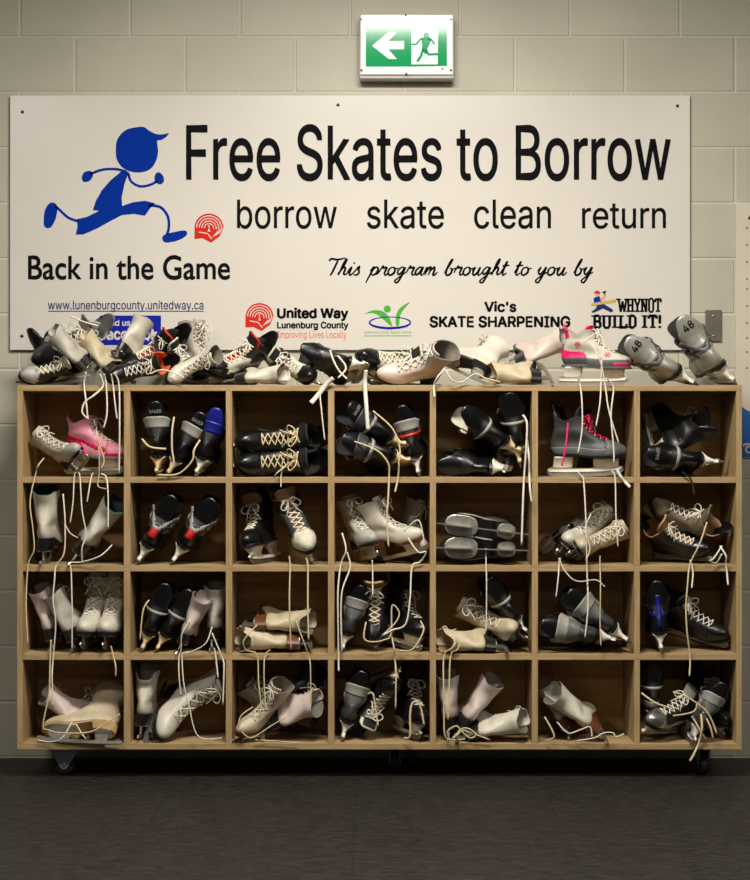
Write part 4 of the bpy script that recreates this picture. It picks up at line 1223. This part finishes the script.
obj('running_figure', mb.mesh('running_figure'), M['logoblue'], sign)
# round red emblems
def emblem(cx, cy, r, name, small):
    mr, mw = MB(), MB()
    # outer half dome over a hand
    fill(mr, disc(cx, cy, r, 30, a0=0, a1=180) + [(cx - r, cy + r * .75), (cx - r * .45, cy + r * .7), (cx + r * .15, cy + r), (cx + r * .75, cy + r * .55), (cx + r, cy)], IY - .0004)
    for f in (.86, .68, .50, .32):
        ribbon(mw, [(*q_, 0) for q_ in disc(cx, cy + r * .02, r * f, 20, a0=-8, a1=176)], r * .065, IY - .0008)
    for f in (0, .2, .4):
        ribbon(mw, [(cx + r * (.28 + f * .9), cy + r * (.62 - f * .5)), (cx + r * (.62 + f * .8), cy + r * (.22 - f * .5))], r * .07, IY - .0008)
    ribbon(mw, [(cx - r * .7, cy + r * .28), (cx - r * .1, cy + r * .38), (cx + r * .2, cy + r * .75)], r * .07, IY - .0008)
    ribbon(mw, [(cx - r * .05, cy + r * .25), (cx, cy - r * .02), (cx + r * .05, cy + r * .25)], r * .09, IY - .0008)
    fill(mw, disc(cx, cy - r * .12, r * .06, 8), IY - .0008)
    o = obj(name, mr.mesh(name), M['logored'], sign)
    obj('emblem_lines', mw.mesh('emblem_lines'), M['panel'], o)
emblem(209, 228, 14.5, 'red_emblem', True)
emblem(259.5, 317, 14, 'red_emblem', False)
# green and blue leaf logo
mg = MB()
fill(mg, smoothloop([(365, 314), (372, 310.5), (382, 311), (389, 317), (392, 326.5), (385, 321), (378, 315), (371, 313)]), IY)
fill(mg, smoothloop([(396, 325), (396, 316), (400, 308), (410, 302), (404, 309), (400, 316), (399, 325)]), IY)
fill(mg, disc(387.3, 309, 3.6, 16), IY)
o = obj('green_leaf_logo', mg.mesh('green_leaf_logo'), M['logogreen'], sign)
mb = MB()
e_ = disc(390, 322.5, 20.5, 40, ry=5.6)
ribbon(mb, e_ + [e_[0]], [.8 + 1.6 * (0.5 - 0.5 * math.sin(2 * math.pi * k / 40)) for k in range(41)], IY - .0004)
obj('ring', mb.mesh('ring'), M['boxblue'], o)
mb = MB(); ribbon(mb, [(364, 335.8), (411, 335.8)], .7, IY); obj('underline', mb.mesh('underline'), M['logogreen'], o)
# slab lettering
GL = {
 'W': [[(0, 1), (.28, 0)], [(.28, 0), (.5, .8)], [(.5, .8), (.72, 0)], [(.72, 0), (1, 1)]], 'H': [[(.15, 0), (.15, 1)], [(.85, 0), (.85, 1)], [(.15, .5), (.85, .5)]],
 'Y': [[(.02, 1), (.5, .45)], [(.98, 1), (.5, .45)], [(.5, 0), (.5, .5)]], 'N': [[(.15, 0), (.15, 1)], [(.85, 0), (.85, 1)], [(.15, 1), (.85, 0)]],
 'O': [[(.15, .15), (.15, .85), (.35, 1), (.65, 1), (.85, .85), (.85, .15), (.65, 0), (.35, 0), (.15, .15), (.15, .3)]], 'T': [[(.5, 0), (.5, 1)], [(0, .95), (1, .95)], [(.04, .95), (.04, .72)], [(.96, .95), (.96, .72)]],
 'B': [[(.2, 0), (.2, 1)], [(.2, .96), (.65, .96), (.82, .85), (.82, .62), (.65, .52), (.2, .52)], [(.65, .52), (.88, .4), (.88, .14), (.7, .04), (.2, .04)]],
 'U': [[(.15, 1), (.15, .18), (.32, .02), (.68, .02), (.85, .18), (.85, 1)]], 'I': [[(.5, 0), (.5, 1)]], 'L': [[(.25, 0), (.25, 1)], [(.05, .05), (.95, .05)], [(.95, .05), (.95, .32)]],
 'D': [[(.2, 0), (.2, 1)], [(.2, .96), (.6, .96), (.86, .8), (.86, .2), (.6, .04), (.2, .04)]], '!': [[(.5, .34), (.5, 1.02)], [(.5, 0), (.5, .17)]],
}
SER = {'W': [(0, 1), (1, 1)], 'H': [(.15, 0), (.15, 1), (.85, 0), (.85, 1)], 'Y': [(.02, 1), (.98, 1), (.5, 0)], 'N': [(.15, 0), (.15, 1), (.85, 1)], 'T': [(.5, 0)], 'B': [(.15, 0), (.15, 1)], 'U': [(.15, 1), (.85, 1)], 'I': [(.5, 0), (.5, 1)], 'L': [(.25, 1), (.2, 0)], 'D': [(.15, 0), (.15, 1)], 'O': [], '!': []}
def slab(txt, x0, x1, yt, yb, wts, th, name):
    mb = MB()
    tot = sum(wts.get(c, 1) + .16 for c in txt) - .16
    un = (x1 - x0) / tot; x = x0; h = yb - yt
    for c in txt:
        w = wts.get(c, 1) * un
        if c != ' ':
            f = lambda p_: (x + p_[0] * w, yb - p_[1] * h)
            for st in GL[c]:
                ribbon(mb, [f(p_) for p_ in st], th, IY)
            for p_ in SER[c]:
                X, Y = f(p_)
                Y += -.8 if p_[1] == 0 else .8
                ribbon(mb, [(X - th * 1.05, Y), (X + th * 1.05, Y)], 1.6, IY)
        x += w + .16 * un
    obj(name, mb.mesh(name), M['ink'], sign)
slab('WHYNOT', 618.5, 661, 298.6, 312, {'W': 1.35, 'I': .5}, 2.2, 'sponsor_lettering')
slab('BUILD IT!', 593, 661.5, 315.2, 328, {'I': .62, ' ': .35, '!': .4}, 2.9, 'sponsor_lettering')
# little builder printed beside it
bd = empty('printed_builder'); bd.parent = sign
def pf(name, loop, m, dy=0.0, ):
    mb = MB(); fill(mb, loop, IY - dy); obj(name, mb.mesh(name), m, bd)
pf('trousers', [(598, 305), (604, 304), (612, 309), (613.5, 311), (611, 312.5), (603, 308.5), (598, 311), (593, 313), (591, 312), (595, 309)], M['urlblue'])
pf('shirt', [(593.5, 298), (599, 296), (601, 299), (601, 305), (597, 306.5), (594, 303)], M['logoblue'], .0004)
pf('face', disc(597.5, 294.5, 2.6, 12), M['skin'], .0004)
pf('cap', [(594, 293.5), (595, 291.2), (598, 290.6), (600.2, 292.2), (600, 293.8)], M['logored'], .0008)
pf('plank', [(591, 303.5), (616, 298.8), (616.5, 302), (591.5, 306)], M['yellow'], .0008)
pf('arm', [(600, 299), (603, 297), (604, 293), (605.5, 293.5), (605, 298), (601, 301)], M['skin'], .001)
pf('hammer', [(602.5, 291.5), (606, 291), (606.2, 292.3), (604.8, 292.6), (605.4, 295), (604.4, 295.2), (603.8, 292.8), (602.6, 293)], M['ink'], .0012)
# screws of the sign
for (a_, b_) in ((22.5, 112), (338, 105), (677.5, 106), (22, 336)):
    c_ = P(a_, b_, SY); mb = MB()
    n = 10
    mb.loft([[(c_.x + r_ * math.cos(2 * math.pi * k / n), SY - dy, c_.z + r_ * math.sin(2 * math.pi * k / n)) for k in range(n)] for dy, r_ in ((0, .006), (.002, .0055), (.003, .003))])
    obj('screw', mb.mesh('screw', True), M['blackgloss'], sign)
# brush script line
SG = {  # strokes on a grid: x-height 1, ascender 2, descender -1 ; advance
 'T': ([[(.1, 1.75), (.3, 2.05), (.9, 1.95), (1.7, 2.15)], [(1.0, 2.0), (.85, 1.2), (.65, .3), (.5, -.05)]], 1.25),
 'h': ([[(.0, .1), (.45, 1.2), (.6, 2.0), (.4, 1.6), (.2, .6), (.1, 0)], [(.15, .4), (.45, .95), (.65, .85), (.6, .2), (.8, .1), (1.0, .4)]], .95),
 'i': ([[(.0, .4), (.3, 1.0), (.2, .3), (.35, 0), (.65, .4)], [(.42, 1.45), (.5, 1.6)]], .6),
 's': ([[(.0, .3), (.45, 1.1), (.45, .7), (.55, .3), (.3, 0), (.05, .15)]], .8),
 'p': ([[(.1, .5), (.4, 1.05), (.2, .2), (-.1, -.95)], [(.3, .6), (.6, 1.0), (.85, .8), (.75, .25), (.45, .0), (.3, .2)], [(.7, .1), (1.0, .35)]], .98),
 'r': ([[(.0, .3), (.3, 1.15), (.35, .9), (.7, .95), (.6, .3), (.75, 0), (1.0, .35)]], .85),
 'o': ([[(.55, 1.0), (.2, .85), (.1, .3), (.35, 0), (.7, .3), (.7, .8), (.5, 1.0), (.8, .8), (1.05, .9)]], .95),
 'g': ([[(.7, .9), (.4, 1.0), (.1, .5), (.25, .1), (.55, .4), (.75, 1.0), (.6, .0), (.3, -.9), (.0, -.75), (.3, -.3), (1.0, .4)]], .95),
 'a': ([[(.7, .9), (.4, 1.0), (.1, .5), (.2, .05), (.5, .3), (.75, 1.0), (.65, .2), (.8, .0), (1.05, .4)]], 1.0),
 'm': ([[(.0, .4), (.2, 1.0), (.1, 0)], [(.1, .3), (.45, 1.0), (.55, .8), (.45, 0)], [(.5, .4), (.85, 1.0), (.95, .7), (.9, .1), (1.05, 0), (1.3, .4)]], 1.25),
 'b': ([[(.0, .3), (.4, 1.3), (.55, 2.0), (.35, 1.6), (.15, .5), (.3, 0), (.65, .2), (.7, .7), (.5, .85), (.8, .75), (1.05, .9)]], .95),
 'u': ([[(.0, .5), (.25, 1.0), (.12, .3), (.3, 0), (.6, .4), (.75, 1.0), (.65, .2), (.8, 0), (1.05, .4)]], 1.0),
 't': ([[(.0, .3), (.35, 1.2), (.42, 1.7), (.2, .5), (.3, 0), (.6, .3)], [(.05, 1.15), (.75, 1.25)]], .62),
 'y': ([[(.0, .5), (.25, 1.0), (.12, .4), (.3, .1), (.6, .5), (.78, 1.0), (.6, .0), (.3, -.9), (.0, -.7), (.35, -.2), (1.0, .4)]], .95),
 ' ': ([], .75),
}
def script_line(txt, x0, x1, base, xh):
    tot = sum(SG[c][1] for c in txt)
    un = (x1 - x0) / tot; x = x0
    mb = MB()
    for c in txt:
        for st in SG[c][0]:
            pts = [(x + p_[0] * un * 1.0 + p_[1] * xh * .22, base - p_[1] * xh, 0) for p_ in st]
            cv = catmull(pts, 6)
            n = len(cv)
            ribbon(mb, cv, [1.25 + 1.0 * math.sin(math.pi * min(1, (k + 1.5) / n)) for k in range(n)], IY)
        x += SG[c][1] * un
    obj('script_lettering', mb.mesh('script_lettering'), M['ink'], sign)
script_line('This program brought to you by', 325, 592, 275.2, 8.0)

# ------------------------------------------------------------------ exit sign
EY = .318
ex = empty('exit_sign', P(406, 46, WALL_Y)); bpy.context.view_layer.update()
tag(ex, 'lit green and white running-man exit sign with left arrow above the big sign', 'exit sign')
def ep(name, me, m, par=ex):
    o = obj(name, me, m, par)
    if par is ex: o.location = -ex.location
    return o
hw = mat('white_housing', S(214, 210, 202), .35, var=.03)
a_ = P(360.5, 74.5, EY); b_ = P(453, 14.5, EY)
ep('housing', MB().box(a_.x - .004, b_.x + .004, EY + .012, WALL_Y - .001, a_.z - .012, b_.z + .004, c=.008).mesh('housing'), hw)
lit = mat('lit_white_face', S(232, 232, 226), .12, var=.0, emit=.16)
litg = mat('lit_green_face', S(0, 134, 76), .10, var=.03, scale=6, spec=.22, emit=.42)
face = ep('face_frame', MB().box(a_.x, b_.x, EY, EY + .014, a_.z, b_.z, c=.004).mesh('face_frame'), lit)
def q7(x, y): return (x / 5.357 + 340, y / 5.36)
def ef(name, loops, m, d):
    mb = MB()
    for lp in loops: fill(mb, [q7(*p_) for p_ in lp], EY - d)
    obj(name, mb.mesh(name), m, ex).location = -ex.location
ef('green_panel', [[(138, 130), (383, 130), (383, 357), (138, 357)], [(524, 130), (573, 130), (573, 354), (524, 354)], [(383, 345), (530, 345), (530, 354), (383, 357)]], litg, .0006)
ef('arrow', [[(172, 245), (262, 172), (305, 172), (258, 220), (343, 220), (343, 264), (258, 264), (305, 316), (262, 316)]], lit, .0012)
mb = MB()
fill(mb, [q7(*p_) for p_ in disc(462, 188, 17, 18)], EY - .0012)
def er_(pts, w): ribbon(mb, [q7(*p_) for p_ in pts], w / 5.36, EY - .0012)
fill(mb, [q7(*p_) for p_ in [(432, 202), (480, 200), (492, 212), (468, 262), (472, 285), (455, 290), (438, 262), (440, 240)]], EY - .0012)
er_([(384, 238), (408, 238), (430, 210), (448, 206)], 11)
er_([(470, 206), (490, 212), (506, 238)], 11)
er_([(446, 262), (434, 300), (414, 330)], 14)
er_([(462, 270), (474, 292), (520, 290), (545, 300)], 13)
ep('running_man', mb.mesh('running_man'), litg)
for (sx_, sy_) in ((115, 104), (593, 104), (352, 82), (116, 377), (594, 377), (355, 397)):
    c_ = P(*q7(sx_, sy_), EY); mb = MB(); n = 9
    mb.loft([[(c_.x + r_ * math.cos(2 * math.pi * k / n), EY - dy, c_.z + r_ * math.sin(2 * math.pi * k / n)) for k in range(n)] for dy, r_ in ((-.001, .0042), (.002, .004), (.003, .002))])
    ep('screw', mb.mesh('screw', True), M['blackgloss'])
ef('round_mark', [disc(549, 369, 7, 12)], M['greylight'], .0006)

# ------------------------------------------------------------------ plate and poster on the right
c0, c1 = P(705.5, 341.5, .388), P(721.5, 310, .388)
pl = obj('wall_plate', MB().box(c0.x, c1.x, .386, WALL_Y - .001, c0.z, c1.z, c=.0015).mesh('wall_plate'), mat('grey_metal_plate', S(112, 106, 94), .45, metal=.4, var=.1, scale=20))
tag(pl, 'blank grey metal wall plate right of the big sign', 'wall plate')
mb = MB()
for yy_ in (316, 336):
    c_ = P(713.5, yy_, .386)
    mb.loft([[(c_.x + r_ * math.cos(2 * math.pi * k / 8), .386 - dy, c_.z + r_ * math.sin(2 * math.pi * k / 8)) for k in range(8)] for dy, r_ in ((0, .004), (.0015, .003))])
obj('screw', mb.mesh('screw', True), M['steel'], pl)
PY = .386
po = obj('poster', MB().box(P(736, 0, PY).x, P(736, 0, PY).x + .62, PY, WALL_Y - .001, P(0, 458, PY).z, P(0, 202, PY).z, c=.001).mesh('poster'), mat('poster_card', S(206, 196, 176), .5, var=.02))
tag(po, 'tall cream notice with a blue foot at the right edge of the wall', 'poster')
mb = MB()
fill(mb, [(736.3, 403), (740, 405), (745, 409), (752, 413), (780, 428), (820, 436), (908, 440), (908, 457.5), (736.3, 457.5)], PY - .0006)
obj('blue_foot', mb.mesh('blue_foot'), mat('poster_blue', S(20, 84, 150), .5, var=.03), po)
mb = MB(); ribbon(mb, catmull([(743, 446, 0), (746, 444, 0), (751, 444.5, 0), (758, 447, 0)], 5), 1.8, PY - .0012)
ribbon(mb, disc(749, 449.5, 3.2, 14) + [disc(749, 449.5, 3.2, 14)[0]], 1.4, PY - .0012)
obj('white_mark', mb.mesh('white_mark'), M['panel'], po)
lettering('heading_letter', 'A', 747.6, 757, 213, 219.5, PY - .0006, M['ink'], po, bold=.03)
mb = MB()
for yy_ in (228, 245, 262, 279, 289, 306, 323, 338, 352, 368):
    fill(mb, disc(747, yy_, .9, 8), PY - .0006)
obj('bullet_dots', mb.mesh('bullet_dots'), M['ink'], po)

# ------------------------------------------------------------------ light, camera, view
def area(name, loc, size, power, col=(1, .962, .89)):
    l = bpy.data.lights.new(name, 'AREA'); l.shape = 'RECTANGLE'; l.size, l.size_y = size
    l.energy = power; l.color = col
    o = bpy.data.objects.new(name, l); COL.objects.link(o); o.location = loc
    return o
area('ceiling_lamp', (.05, -1.5, 3.06), (1.1, .4), 98)
area('ceiling_lamp_left', (-2.3, -3.0, 3.06), (1.1, .4), 48)
area('ceiling_lamp_right', (2.3, -3.0, 3.06), (1.1, .4), 48)
area('ceiling_lamp_far', (.36, -7.2, 3.06), (1.2, .4), 23)
w = bpy.data.worlds.new('World'); sc.world = w; w.use_nodes = True
w.node_tree.nodes['Background'].inputs[0].default_value = (1, .92, .8, 1)
w.node_tree.nodes['Background'].inputs[1].default_value = .03
cam = bpy.data.cameras.new('Camera'); co = bpy.data.objects.new('Camera', cam); COL.objects.link(co)
co.location = (0, CAMY, CAMZ); co.rotation_euler = (math.pi / 2, 0, 0)
cam.sensor_fit = 'HORIZONTAL'; cam.sensor_width = 36; cam.lens = 36 * FPX / 750
sc.camera = co
vs = sc.view_settings
vs.view_transform = 'Standard'; vs.look = 'None'; vs.gamma = 1; vs.exposure = 0.40; vs.use_curve_mapping = False
